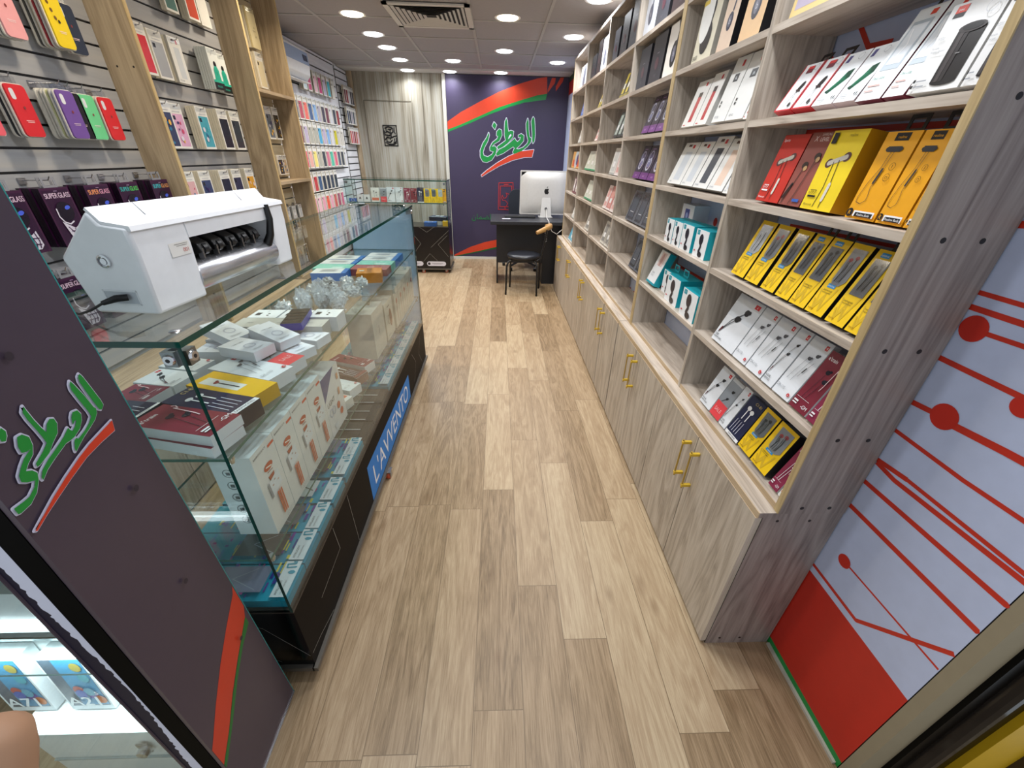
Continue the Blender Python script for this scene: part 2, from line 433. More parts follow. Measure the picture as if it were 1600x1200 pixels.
PANEL_LOGO={
 'alif':[(546,1154),(548,1148),(551,1126),(554,1103),(554,1094),(548,1089),(545,1092),(543,1108),(541,1129),(540,1144),(542,1151)],
 'lam':[(529,1151),(531,1145),(536,1122),(539,1100),(541,1096),(539,1089),(532,1082),(521,1076),(506,1069),(494,1062),(485,1056),(486,1062),(491,1072),(495,1074),(497,1071),(510,1076),(521,1082),(529,1089),(529,1099),(526,1120),(524,1139),(526,1147)],
 'sad':[(504,1104),(509,1110),(516,1109),(518,1101),(514,1092),(506,1083),(494,1077),(487,1076),(480,1076),(459,1067),(443,1059),(432,1050),(432,1055),(438,1063),(451,1071),(464,1077),(482,1086),(493,1094),(494,1089),(496,1086),(502,1090),(508,1097),(505,1097),(500,1094)],
 'taa':[(462,1151),(462,1144),(463,1128),(465,1114),(467,1105),(473,1115),(479,1119),(484,1116),(484,1108),(478,1096),(466,1087),(456,1078),(439,1071),(435,1071),(436,1076),(451,1085),(460,1092),(460,1099),(459,1113),(457,1132),(457,1144)],
 'fa':[(436,1120),(442,1120),(447,1112),(445,1100),(439,1089),(429,1082),(422,1075),(428,1071),(431,1064),(427,1054),(417,1041),(405,1033),(391,1031),(388,1032),(388,1042),(400,1042),(409,1043),(419,1050),(424,1057),(416,1061),(411,1066),(413,1075),(421,1084),(430,1092),(440,1097),(435,1097),(430,1099),(431,1109)],
 'dot':[(428,1141),(430,1134),(428,1128),(424,1123),(420,1125),(421,1134)],
 'sw':[(552,1066),(548,1049),(522,1046),(492,1040),(463,1029),(435,1017),(413,1007),(392,996),(390,998),(408,1009),(430,1022),(456,1035),(483,1047),(506,1055),(531,1061)],
 'red':[(598,534),(546,488),(495,437),(442,374),(401,318),(387,300),(387,222),(400,236),(433,269),(482,330),(531,380),(599,442),(616,420)],
 'green':[(599,442),(532,379),(483,329),(433,268),(400,235),(387,222),(387,206),(404,222),(450,272),(509,341),(560,389),(600,415)],
}
PANEL_LOGO['red'][-1] = (622, 470); PANEL_LOGO['red'].append((622, 553))
MURAL=[
 ([(770,412),(580,410),(420,571),(361,631)],14),([(664,513),(422,517),(368,517)],7),([(845,676),(768,658),(418,659),(367,660)],18),
 ([(818,757),(746,743),(415,747),(366,748)],17),([(741,807),(686,799),(420,807),(383,809)],16),([(761,904),(581,898),(474,901),(427,902)],13),
 ([(663,821),(427,820),(389,820)],13),([(824,807),(663,821)],16),([(799,1355),(754,1358),(692,1364),(380,1378)],17),([(806,1234),(759,1235),(617,1234),(380,1233)],12),
 ([(817,1203),(759,1206),(601,1205),(380,1203)],15),([(695,1169),(582,1172),(380,1176)],12),([(852,1097),(760,1094),(583,1091)],15),
 ([(819,976),(763,980),(693,986)],16),([(657,983),(556,991),(380,999)],20),([(1356,1775),(1283,1706),(1208,1702)],17),([(1518,1753),(1451,1749),(1397,1689)],15),
 ([(1472,1527),(932,1523)],18),([(1347,1271),(1031,1278),(923,1280)],12),([(2279,965),(1798,970)],18),([(1790,1220),(1617,1232)],12),
 ([(1987,609),(1963,631),(1799,624)],12),([(1462,836),(1298,833)],11),([(2708,646),(2552,629)],15),
]
DOTS=[((679,514),19),((715,1170),26),((575,1077),20),((672,990),28),((1827,1215),17),((2780,638),16)]
# ------------------------------------------------------------------ lamps (each lamp carries its own light)
def lamp_proto():
    t = thing('ceiling_downlight', 'x', 'ceiling light')
    b = B(); b.lathe([(.082, 0), (.098, -.003), (.102, .0), (.102, .004)], '#e9e7e3:.3', n=28)
    obj('trim_ring', b, t, smooth=40)
    b = B(); b.lathe([(.0, -.012), (.05, -.011), (.075, -.006), (.083, .0)], 'lampcool', n=28)
    obj('diffuser', b, t, smooth=60)
    return t
LAMPS = [(-1.13, 4.15, 1), (-1.13, 4.75, 0), (-1.13, 5.27, 0), (-1.13, 5.88, 0), (-1.15, 6.42, 0), (-.52, 5.85, 0), (-.62, 6.42, 0), (.03, 6.40, 0), (.06, 5.27, 0), (.07, 4.11, 1), (.67, 4.62, 0), (.67, 5.77, 0), (.68, 3.62, 0),
         (-1.13, 3.0, 1), (.07, 3.0, 0), (.68, 2.4, 0), (-1.0, 1.8, 1), (.07, 1.8, 0), (.45, 1.0, 0), (-.55, 1.0, 0)]
def lamps():
    p = lamp_proto()
    made = [p] + [copy_tree(p) for _ in LAMPS[1:]]
    for o, (x, y, w) in zip(made, LAMPS):
        o.location = (x, y, 2.37 if y < 6.3 else 2.351)
        row = 'slatwall side' if x < -.8 else 'shelving side' if x > .3 else 'aisle'
        if y > 6.3: where = 'against the back wall above the %s' % ('wood door' if x < -1 else 'banner seam' if x < -.3 else 'middle of the banner')
        else: where = '%s row, %s lamp counted from the back wall' % (row, ORD[sum(1 for a in LAMPS if 6.3 > a[1] > y+.01 and (('s' if a[0] < -.8 else 'r' if a[0] > .3 else 'a') == ('s' if x < -.8 else 'r' if x > .3 else 'a')))])
        tag(o, '%s round ceiling downlight, %s' % ('warm' if w else 'cool white', where), 'ceiling light', 'downlights in the tiled ceiling')
        if w:
            for ch in o.children:
                if ch.name.startswith('diffuser'):
                    ch.data = ch.data.copy(); ch.data.materials[0] = M('lampwarm')
        L = bpy.data.lights.new('downlight_beam', 'AREA'); L.shape = 'DISK'; L.size = .15
        L.energy = LAMP_POWER * (.45 if y > 6.3 else 1); L.color = WARM if w else COOL; L.spread = math.radians(150)
        lo = link('downlight_beam', L, o, (0, 0, -.02))
lamps()

# ------------------------------------------------------------------ the room
def room():
    b = B(); b.box(-2.3, 1.5, -1.2, 6.75, -.06, 0, 'floor'); struct('floor', b)
    b = B(); b.box(-2.1, 1.1, .3, 6.7, 2.37, 2.45, '#a5a1a2:.9')
    for x in (-1.43, -.82, -.21, .38): b.box(x-.011, x+.011, .3, 6.45, 2.364, 2.371, '#b3b1ae:.6')
    for i in range(11): b.box(-2.05, .94, .8+.6*i-.2-.011, .8+.6*i-.2+.011, 2.3645, 2.371, '#b3b1ae:.6')
    b.box(-2.02, .94, 6.3, 6.62, 2.352, 2.372, '#cfcbc6:.8')
    struct('ceiling', b)
    b = B(); b.box(-2.1, -2.0, 3.54, 6.75, 0, 2.45, '#c9c6c1:.8'); b.box(-2.1, -1.625, .3, 3.56, 0, 2.45, '#c9c6c1:.8')
    struct('wall_left', b)
    b = B(); b.box(.938, 1.05, .41, 6.75, 0, 2.45, '#c0cae6:.5')
    b.frame(lambda u, w, d: (.938-d, u/1000, w/1000), 0, .00004)
    b.rect(412, 30, 3200, 385, '#c42a1b:.45'); b.rect(412, 0, 3200, 30, '#0f8a3a:.45')
    b.rect(6000, 2150, 6560, 2370, '#c42a1b:.45'); b.rect(6000, 2290, 6560, 2370, '#174a2d:.45')
    b.ell(6120, 1700, 70, 100, '#0f7a3a:.45')
    for L, wd in MURAL:
        q = []
        for i, (u, w) in enumerate(L):
            if u < 414:
                u0, w0 = L[i-1]; q.append((414, w0+(w-w0)*(u0-414)/(u0-u))); break
            q.append((u, w))
        b.line(q, wd*.74, '#c8321f:.45', caps=False)
    for (u, w), r in DOTS: b.ell(u, w, r, r, '#c42a1b:.45', 24)
    struct('wall_right', b)
    b = B(); b.box(-2.1, 1.05, 6.6, 6.75, 0, 2.45, 'streak')
    for x in (-1.97,): b.box(x, x+.06, 6.585, 6.6, 0, 2.36, 'warmz')
    b.box(-.745, -.70, 6.57, 6.6, 0, 2.36, '#c6c3b8:.5')
    struct('wall_back', b)
    # flush door hidden in the wood wall
    b = B(); b.box(-1.80, -1.17, 6.588, 6.6, .01, 2.04, 'streak'); d = struct('door_1', b)
    b = B(); b.box(-.006, .006, 6.579, 6.588, .03, 2.03, '#8d8676'); obj('edge_strip', b, d, (-1.155, 0, 0))
    for q in ((-1.80, -1.79, .01, 2.04), (-1.80, -1.17, 2.035, 2.045)):
        b = B(); b.box(q[0], q[1], 6.585, 6.589, q[2], q[3], '#6b6455'); obj('door_gap', b, d)
    # skirting and shop front
    b = B(); b.box(-.70, .94, 6.545, 6.56, 0, .035, '#d8d4ca:.5'); struct('baseboard_back', b)
    b = B(); b.box(.929, .9375, .42, .735, 0, .009, '#b9b2a5:.6'); struct('baseboard_right', b)
    b = B(); b.box(.938, 1.0, .385, .412, 0, 2.45, '#94886f:.8'); struct('trim_1', b)
    b = B(); b.box(1.0, 1.15, .375, .43, 0, 2.45, '#060607:.3:0:.15')
    b.tube([(1.055, .374, 0), (1.055, .374, 2.45)], .022, '#131315:.12', 14)
    struct('trim_2', b)
    b = B(); b.box(1.15, 1.27, .36, .43, 0, 2.45, '#d3a912:.55'); b.box(1.27, 1.6, .34, .43, 0, 2.45, '#3a2a10:.7'); struct('trim_3', b)
    b = B(); b.box(-.673, -.6345, .385, .398, 0, 2.45, '#040404:.6:0:.04'); b.box(-.715, -.673, .385, .398, 0, 2.45, '#232032:.45:0:.12')
    b.tube([(-.711, .386, 0), (-.711, .386, 2.45)], .004, '#3a3142:.1', 10)
    rr = random.Random(3); pts = [(-.6735, 2.3)]; z = 2.3     # torn white film left on the frame
    while z > .12:
        z -= rr.uniform(.003, .011); pts.append((-.6735-max(.004, .014+.009*math.sin(z*8.5)+rr.uniform(-.003, .003)), z))
    pts.append((-.6735, .12))
    for (u0, z0), (u1, z1) in zip(pts[1:-2], pts[2:-1]): b.face([(-.6735, .3846, z0), (u0, .3846, z0), (u1, .3846, z1), (-.6735, .3846, z1)], '#d3d7ea:.5')
    struct('trim_4', b)
    b = B(); b.box(-2.1, -.715, .388, .393, .0, 2.45, 'glass'); struct('window_1', b)
    # light falling out of the shop front is blocked above the opening
    b = B(); b.box(-2.1, 1.6, .3, .43, 2.45, 2.75, '#8d8780:.8'); struct('wall_front', b)
room()

def banner():
    t = thing('wall_banner', 'large dark purple printed panel with green calligraphic shop name behind the desk', 'wall banner', (0, 6.56, 0))
    b = B(); b.box(-.695, .937, 0, .03, .035, 2.345, '#382f4a:.5')
    b.frame(lambda u, w, d: (u/1000, -d, w/1000))
    g, r, wt = '#118a3c:.4', '#cf3f22:.4', '#d9d9ea:.4'
    W = WALL_LOGO
    def clip(L): return [(max(-694, min(936, u)), min(2344, w)) for u, w in L]
    for k, c in (('topred', r), ('topgreen', g), ('r2', r), ('r3', r), ('botred', r), ('botgreen', '#0d5c2c:.4')): b.pol(clip(W[k]), c)
    for k in ('alif', 'lam', 'sad', 'taa', 'fa', 'dot', 'sw'): b.line(W[k], 15, wt, True)
    for k in ('alif', 'lam', 'sad', 'taa', 'fa', 'dot'): b.pol(W[k], g)
    b.pol(W['taah'], '#d9d9ea:.4'); b.pol(W['sw'], r)
    for k in ('ph', 'ph2'): b.line(W[k], 8, '#c23230:.4', True)
    b.line(W['spk'], 8, '#c23230:.4'); b.ring(W['home'][0][0], W['home'][0][1], 11, 11, 5, '#c23230:.4'); b.line(W['wr'], 7, '#c23230:.4')
    b.txt('\u0646\u0627\u0645\u0636\u0644\u0627' if 0 else '\uFEE5\uFE8E\uFEE4\uFEC0\uFEDF\uFE8D', -398, 588, 75, '#1f7a3e:.4')
    obj('printed_panel', b, t)
banner()

def slatwall(name, label, x, y0, y1, z0, z1, pitch, k, groove='#2b2b2e:.5', gap=.008):
    t = thing(name, label, 'slatwall panel', (x, y0, z0))
    b = B(); b.box(-.016, -.010, 0, y1-y0, 0, z1-z0, groove)
    z = 0
    while z < z1-z0-.005:
        q = min(z+pitch-gap, z1-z0)
        b.box(-.010, 0, 0, y1-y0, z, q, k); z += pitch
    obj('slats', b, t)
    return t
slatwall('slatwall_panel', 'grey slatwall panel behind the silicone cases, entrance bay', -1.60, .70, 2.12, .655, 2.36, .0714, 'slat')
slatwall('slatwall_panel', 'grey slatwall panel between the two tall oak boards', -1.60, 2.142, 3.022, .655, 2.36, .0714, 'slat')
slatwall('slatwall_panel', 'cream slatwall strip inside the narrow oak bay', -1.604, 3.045, 3.525, .70, 2.36, .0714, 'slatcream')
slatwall('slatwall_panel', 'white slatwall panel under the air conditioner', -1.98, 3.57, 6.12, .30, 2.36, .1075, 'slatwhite', '#1b1b1d:.6', .013)
slatwall('slatwall_panel', 'short white slatwall panel in the back corner', -1.98, 6.17, 6.58, .30, 2.34, .0775, 'slatwhite', '#141416:.6', .014)

def oak_board(label, y):
    t = thing('oak_partition_board', label, 'partition board', (-1.45, y, .632))
    b = B(); b.box(-.153, -.003, 0, .018, 0, 1.735, 'warmz'); obj('board', b, t)
    b = B(); b.box(-.003, .0, 0, .018, 0, 1.735, 'mdfz'); obj('edge_band', b, t)
    for z in (.15, 1.1): 
        for x in (-.045, -.11):
            b = B(); b.lathe([(0, -.0006), (.004, -.0004), (.004, .0)], '#1a1512', (x, 0, z), 'y', 10); obj('screw_hole', b, t)
oak_board('warm oak upright board right behind the white film cutter', 2.122)
def oak_tower():
    t = thing('oak_shelf_tower', 'narrow warm oak bay of two tall boards joined by short shelves', 'shelf', (-1.45, 3.024, .632))
    for y in (0, .502):
        b = B(); b.box(-.153, -.003, y, y+.018, 0, 1.735, 'warmz'); p = obj('side_board', b, t)
        b = B(); b.box(-.003, .0, y, y+.018, 0, 1.735, 'mdfz'); obj('edge_band', b, p)
    for z in (.62, 1.13, 1.715):
        b = B(); b.box(-.15, -.001, .018, .502, z-.009, z+.009, 'warmy'); obj('shelf_board', b, t)
oak_tower()

def handle(parent, x, y, z0=.41, z1=.575):
    h = B(); h.tube([(x-.030, y, z0), (x-.030, y, z1)], .0033, '#b99a4a:.35:.4', 8)
    o = obj('handle', h, parent, smooth=50)
    for z in (z0+.012, z1-.012):
        f = B(); f.box(x-.034, x, y-.0055, y+.0055, z-.0055, z+.0055, 'brass'); obj('handle_post', f, parent, bevel=.0015)
def cabinet(name, label, y0, y1, seams, pairs, gap=None):
    t = thing(name, label, 'cabinet')
    b = B(); b.box(.716, .934, y0, y1, .0, .612, 'oakdark', [None, None, None, None, '#2e2822:.7', None]); obj('carcass', b, t)
    b = B(); b.box(.703, .934, y0, y1, .612, .63, 'oaky', [None, None, 'oakdark', None, None, None]); b.box(.70, .703, y0, y1, .612, .63, 'mdf'); obj('worktop', b, t)
    for i in range(len(seams)-1):
        a, c = seams[i]+.0022, seams[i+1]-.0022
        if gap == i: c -= .012
        d = B(); d.box(.698, .716, a, c, .012, .61, 'oakz', [None, 'mdf', None, None, 'oakz', None])
        do = obj('door', d, t)
        for s, y in ((a, a+.032), (c, c-.032)):
            if any(abs(s-p) < .02 for p in pairs): handle(do, .698, y)
    if y0 < 1:
        for x, z in ((.76, .03), (.83, .03), (.76, .60), (.85, .60)):
            b = B(); b.lathe([(0, -.0006), (.0045, -.0004), (.0045, .0)], '#1a1512', (x, y0, z), 'y', 10); obj('screw_hole', b, t)
Y1 = [.742, 1.100, 1.459, 1.817, 2.175]
Y2 = [2.185+.3525*i for i in range(9)]
cabinet('base_cabinet', 'four-door grey oak base cabinet beside the mural, entrance end', .742, 2.175, Y1, [1.1, 1.817])
cabinet('base_cabinet', 'long grey oak base cabinet running to the desk', 2.180, 5.007, Y2, [Y2[1], Y2[3], Y2[5], Y2[7]], 0)

SH = {'f': .648, 'e': .886, 'd': 1.1185, 'c': 1.340, 'b': 1.553, 'a': 1.769, 't': 1.997}   # tops of the boards
DIV = [.740, 1.412, 2.106, 2.124, 2.800, 3.492, 4.230, 4.930]
def shelving(label, y0, y1, divs):
    t = thing('shelving_unit', label, 'shelving unit', (.748, y0, .63))
    D = .186; H = 2.272-.63
    for i, y in enumerate(divs):
        end = i in (0, len(divs)-1)
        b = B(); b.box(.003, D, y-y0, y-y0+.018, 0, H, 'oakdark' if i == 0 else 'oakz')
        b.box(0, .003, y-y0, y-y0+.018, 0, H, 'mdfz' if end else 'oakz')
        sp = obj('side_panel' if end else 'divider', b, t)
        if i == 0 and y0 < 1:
            for z in (.02, .245, .478, .70, .915, 1.13, 1.36):
                for x in (.06, .135):
                    b = B(); b.lathe([(0, -.0006), (.0055, -.0004), (.0055, .0)], '#1a1512', (x, 0, z), 'y', 10); obj('screw_hole', b, sp)
    for i in range(len(divs)-1):
        a, c = divs[i]+.018-y0, divs[i+1]-y0
        for k, z in list(SH.items()) + [('top', 2.272)]:
            b = B(); zz = z-.63
            b.box(.0035, D-.002, a, c, zz-.018, zz, 'oaky'); b.box(.001, .0035, a, c, zz-.018, zz, 'mdf' if k == 'f' else 'oaky')
            obj('shelf_board' if k != 'top' else 'top_board', b, t)
shelving('open grey oak shelving of two wide bays at the entrance end', .740, 2.124, [.740, 1.412, 2.106])
shelving('open grey oak shelving of four bays reaching the desk', 2.125, 4.948, [2.125, 2.800, 3.492, 4.230, 4.930])

def left_cabinet():
    t = thing('base_cabinet', 'grey oak base cabinet under the slatwall, seen through the glass showcase', 'cabinet')
    b = B(); b.box(-1.615, -1.418, .70, 2.965, 0, .612, 'oakdark'); obj('carcass', b, t)
    b = B(); b.box(-1.615, -1.397, .70, 2.97, .612, .63, 'warmy'); b.box(-1.397, -1.394, .70, 2.97, .612, .63, 'mdf'); obj('worktop', b, t)
    for i in range(6):
        a, c = .70+.3775*i+.0015, .70+.3775*(i+1)-.0015
        b = B(); b.box(-1.418, -1.40, a, c, .012, .61, 'oakz'); d = obj('door', b, t)
        y = c-.03 if i % 2 == 0 else a+.03
        h = B(); h.tube([(-1.37, y, .41), (-1.37, y, .575)], .0033, '#b99a4a:.35:.4', 8); obj('handle', h, d, smooth=50)
        for z in (.422, .563):
            f = B(); f.box(-1.40, -1.366, y-.0055, y+.0055, z-.0055, z+.0055, 'brass'); obj('handle_post', f, d)
    t = thing('base_cabinet', 'small two-door oak cabinet under the narrow oak bay', 'cabinet')
    b = B(); b.box(-1.615, -1.468, 3.0, 3.56, 0, .63, 'oakdark'); obj('carcass', b, t)
    for a, c, y in ((3.0, 3.279, 3.25), (3.281, 3.56, 3.31)):
        b = B(); b.box(-1.468, -1.45, a, c, .012, .628, 'warmz'); d = obj('door', b, t)
        h = B(); h.tube([(-1.42, y, .41), (-1.42, y, .575)], .0033, '#b99a4a:.35:.4', 8); obj('handle', h, d, smooth=50)
        for z in (.422, .563):
            f = B(); f.box(-1.45, -1.416, y-.0055, y+.0055, z-.0055, z+.0055, 'brass'); obj('handle_post', f, d)
left_cabinet()

def air_vent():
    t = thing('ceiling_vent', 'square louvred air vent in the tiled ceiling', 'ceiling vent', (-.515, 4.10, 2.36))
    b = B(); 
    for s in (-1, 1): b.box(s*.29-.02, s*.29+.02, -.31, .31, -.006, .004, '#d7d4ce:.5'); b.box(-.31, .31, s*.29-.02, s*.29+.02, -.006, .004, '#d7d4ce:.5')
    obj('frame', b, t)
    b = B(); b.box(-.27, .27, -.27, .27, .001, .0035, '#2d2b2c:.8'); obj('duct_opening', b, t)
    for i in range(7):
        r = .262-.034*i; b = B()
        for a in range(4):
            c, s = math.cos(a*PI/2), math.sin(a*PI/2)
            P = lambda x, y, z: (x*c-y*s, x*s+y*c, z)
            q = [(-r, -r), (r, -r), (r-.02, -r+.02), (-r+.02, -r+.02)]
            v = [P(q[0][0], q[0][1], -.006), P(q[1][0], q[1][1], -.006), P(q[2][0], q[2][1], .001), P(q[3][0], q[3][1], .001)]
            b.mesh(v, [(0, 1, 2, 3)], '#c9c6c1:.45')
        obj('louvre', b, t)
air_vent()

def glass_panel():
    t = thing('glass_partition', 'dark purple sticker-covered glass panel with the green shop name, beside the doorway', 'partition', (-.625, .386, 0))
    b = B(); b.prism([(0, 0), (.240, 0), (.240-.032*2.3, 2.3), (0, 2.3)], lambda a, c, s: (-.009+.009*s, a, c), '#463b49:.30'); p = obj('pane', b, t)
    b = B(); b.prism([(.2402, 0), (.242, 0), (.242-.032*2.3, 2.3), (.2402-.032*2.3, 2.3)], lambda a, c, s: (-.009+.009*s, a, c), '#2f8e8c:.2'); obj('green_edge', b, t)
    b = B(); b.frame(lambda u, w, d: (d, u/1000-.386, w/1000))
    g, r, wt = '#178a35:.35', '#cf3a20:.35', '#cfcfe6:.35'
    L = PANEL_LOGO
    def clip(q): return [(max(387, min(624-.032*w, u)), w) for u, w in q]
    b.pol(clip(L['red']), r); b.pol(clip(L['green']), '#12702c:.35')
    for k in ('alif', 'lam', 'sad', 'taa', 'fa', 'dot', 'sw'):
        b.line([q for q in clip(L[k])], 4.6, wt, True)
    for k in ('alif', 'lam', 'sad', 'taa', 'fa', 'dot'): b.pol(clip(L[k]), g)
    b.pol(clip(L['sw']), r)
    for u, w in ((480, 1215), (530, .94*1000), (520, 700), (560, 420)): b.ell(u, w, 5, 6, '#2f2733:.5')
    obj('printed_sticker', b, t)
    b = B(); b.box(-.012, .003, 0, .240, 0, .004, '#b9b9bb:.3:1'); obj('floor_channel', b, t)
glass_panel()
# ------------------------------------------------------------------ printed boxes: artwork library
class A:
    """artwork in fractions of a front w wide and h high"""
    def __init__(s, b, w, h): s.b, s.w, s.h = b, w, h
    def p(s, q): return [((u-.5)*s.w, v*s.h) for u, v in q]
    def R(s, u0, v0, u1, v1, k): s.b.rect((u0-.5)*s.w, v0*s.h, (u1-.5)*s.w, v1*s.h, k); return s
    def E(s, u, v, ru, rv, k, rot=0): s.b.ell((u-.5)*s.w, v*s.h, ru*s.w, rv*s.w, k, 16, rot); return s
    def O(s, u, v, r, wd, k): s.b.ring((u-.5)*s.w, v*s.h, r*s.w, r*s.w, wd*s.w, k, 16); return s
    def L(s, q, wd, k): s.b.line(s.p(q), wd*s.w, k); return s
    def G(s, q, k): s.b.pol(s.p(q), k); return s
    def T(s, t, u0, u1, v, hv, k, al='l'): s.b.fit(t, (u0-.5)*s.w, (u1-.5)*s.w, v*s.h, hv*s.h, k, al); return s
K, Wt, Gy, Rd = '#16161a:.35', '#eeeeef:.4', '#9a9da3:.4', '#c8232c:.4'
def a_bud(a, u, v, k, r=.09): a.E(u, v, r, r*.85, k).E(u+r*.9, v+r*.25, r*.55, r*.5, k)
def a_ear(a, lo='IN-EAR', logo=Rd):
    a.R(0, .55, 1, 1, '#d5dae0:.4')
    a.R(.72, .87, .9, .95, logo); a.T('d', .77, .85, .89, .04, Wt, 'c')
    a_bud(a, .62, .74, K); a_bud(a, .45, .56, K)
    a.L([(.6, .72), (.3, .5), (.12, .2)], .02, K); a.L([(.44, .54), (.25, .36), (.1, .18)], .02, K)
    a.L([(.16, .3), (.13, .22)], .05, '#5a1520:.4')
    a.T(lo, .06, .5, .12, .04, K); a.T('EARPHONES', .06, .6, .07, .035, K)
def a_ear2(a, lo='DK-110'):
    a.R(0, .62, 1, 1, '#d5dae0:.4'); a.R(.74, .88, .88, .95, Rd); a.T('4', .78, .85, .895, .04, Wt, 'c')
    a_bud(a, .72, .76, '#4b4d54:.3', .08); a_bud(a, .5, .68, '#4b4d54:.3', .08)
    for u in (.66, .45): a.L([(u, .72), (u-.22, .28)], .014, '#77797f:.4')
    a.L([(.82, .66), (.6, .38)], .012, K); a.L([(.72, .55), (.66, .46)], .045, K)
    a.T(lo, .08, .5, .12, .05, Gy); a.E(.85, .09, .07, .07, Rd); a.T('d', .82, .88, .075, .03, Wt, 'c')
def a_train(a, white=0):
    c = '#e3dde0:.4' if white else '#1b1a2a:.25'
    a.T("e'train", .1, .55, .86, .06, Wt)
    a_bud(a, .52, .7, c, .11); a_bud(a, .68, .56, c, .11)
    a.L([(.5, .66), (.3, .2)], .035 if white else .015, c); a.L([(.66, .52), (.48, .2)], .035 if white else .015, c)
    a.L([(.92, .86), (.97, .82), (.9, .76), (.86, .8), (.8, .5), (.76, .42)], .03, '#e8c9cc:.4')
    a.L([(.1, .2), (.8, .2)], .012, Wt); a.R(.1, .12, .34, .145, Wt); a.R(.1, .08, .34, .1, Wt); a.T('-GM', .6, .92, .07, .06, Wt)
def a_navy(a):
    a.R(0, 0, 1, .07, Wt); a.T('EARPHONES', .08, .92, .018, .035, '#1c2140:.4', 'c')
    for u, v in ((.35, .74), (.62, .7)):
        a.E(u, v, .12, .1, Wt); a.L([(u, v), (u-.02, .46)], .05, Wt)
    for i in range(4): a.L([(.2+.16*i, .42), (.16+.16*i, .12)], .022, '#d7d9e6:.4')
    a.T('C1-81', .5, .94, .88, .06, '#c9b26a:.4')
def a_ywin(a, v=0):
    for i in range(2): a.L([(.1+.0*i, .34-.14*i), (.3, .1-.05*i), (.45, .3-.1*i), (.62, .06), (.82, .4)], .07, '#d4ad25:.4')
    q = .34+.04*v if v else .905
    a.R(.24, q, .64, q+.058, '#2f93cf:.4'); a.T('celebrat', .27, .61, q+.017, .025, Wt, 'c')
    a.T('EARPHONES', .2, .66, .30+.03*v, .022, K); a.T('FASHION SERIES', .2, .66, .27+.03*v, .018, K)
    for i in range(3): a.E(.14+.1*i, .06, .03, .03, '#b08a12:.4')
WIN = [[(.2, .93), (.88, .93), (.9, .5), (.72, .43), (.34, .43), (.24, .5)], [(.18, .88), (.86, .88), (.86, .40), (.18, .40)]]
def a_window(b, w, h, col, tone, sq=0):
    """cut-out window with wired earphones behind clear film"""
    a = A(b, w, h)
    a.G(WIN[sq], tone)
    for u, v in ((.42, .78), (.66, .82)):
        a.E(u, v, .09, .08, col); a.L([(u, v), (u+.02, .66), (u-.04, .48)], .03, '#222327:.3')
    for i in range(3): a.L([(.36+.12*i, .76-.05*(i % 2)), (.42+.1*i, .6), (.38+.1*i, .47)], .022, '#2c2d31:.3' if tone != '#c9ccce:.25' else '#f0f0f0:.3')
def a_buds(a):
    a.R(.3, .9, .72, .985, K); a.T('realme', .34, .68, .925, .03, '#e9a51a:.4', 'c')
    a.E(.26, .81, .055, .05, '#2e3036:.3'); a.R(.26, .78, .66, .84, '#34363c:.3'); a.E(.66, .81, .055, .05, '#2e3036:.3')
    a.L([(.42, .78), (.36, .6), (.2, .42), (.12, .26), (.14, .2), (.3, .18), (.42, .22), (.42, .28), (.36, .38), (.4, .5)], .014, '#2b2c30:.4')
    a.L([(.52, .78), (.42, .52)], .014, '#2b2c30:.4'); a.L([(.45, .6), (.37, .42)], .06, '#33353b:.3')
    a.O(.7, .62, .085, .012, '#6a4a08:.4'); a.R(.69, .6, .71, .64, '#6a4a08:.4'); a.O(.7, .5, .085, .012, '#6a4a08:.4'); a.L([(.67, .48), (.67, .51), (.73, .51), (.73, .48)], .014, '#6a4a08:.4')
    a.R(.28, .03, .96, .1, Wt); a.R(.34, .03, .92, .08, K); a.T('Realme Buds', .37, .9, .042, .028, Wt, 'c'); a.E(.16, .07, .11, .11, K); a.T('R', .11, .21, .045, .05, '#e9a51a:.4', 'c')
def a_i777(a, dark=K, top=1):
    a.E(.28, .6, .11, .09, '#5a3a3a:.3', .3); a.E(.72, .68, .11, .09, '#5a3a3a:.3', .3)
    a.L([(.28, .6), (.72, .68)], .1, '#c9c2b5:.3'); a.L([(.42, .62), (.46, .3), (.4, .04)], .018, K); a.L([(.56, .64), (.62, .36), (.6, .04)], .018, K)
    a.L([(.62, .34), (.6, .14)], .08, '#d9d3c8:.3')
    a.T('i777', .1, .34, .2, .06, dark); a.R(.1, .16, .36, .185, dark); a.T('Bluetooth', .1, .4, .05, .03, dark)
    if top: a.R(.08, .84, .22, .97, K); a.T('realme', .55, .93, .92, .035, '#6b5f10:.4')
def a_red(a): a_i777(a, Wt, 0); a.T('Sports', .1, .4, .9, .04, Wt)
def a_level(a):
    a.T('LEVEL', .45, .85, .88, .05, '#e6d3cd:.4'); a.T('SAMSUNG', .45, .85, .95, .03, '#e6d3cd:.4'); a.T('X', .22, .38, .88, .07, '#e6d3cd:.4')
    for u, v in ((.36, .56), (.72, .68)):
        a.E(u, v, .12, .1, '#33251f:.3'); a.E(u+.07, v-.04, .08, .07, '#c19a6b:.3'); a.L([(u, v-.05), (u-.16, .16), (u-.24, .02)], .025, '#2c211c:.3')
    a.L([(.24, .3), (.08, .1)], .07, K); a.R(.6, .06, .9, .1, '#2f5aa8:.4')
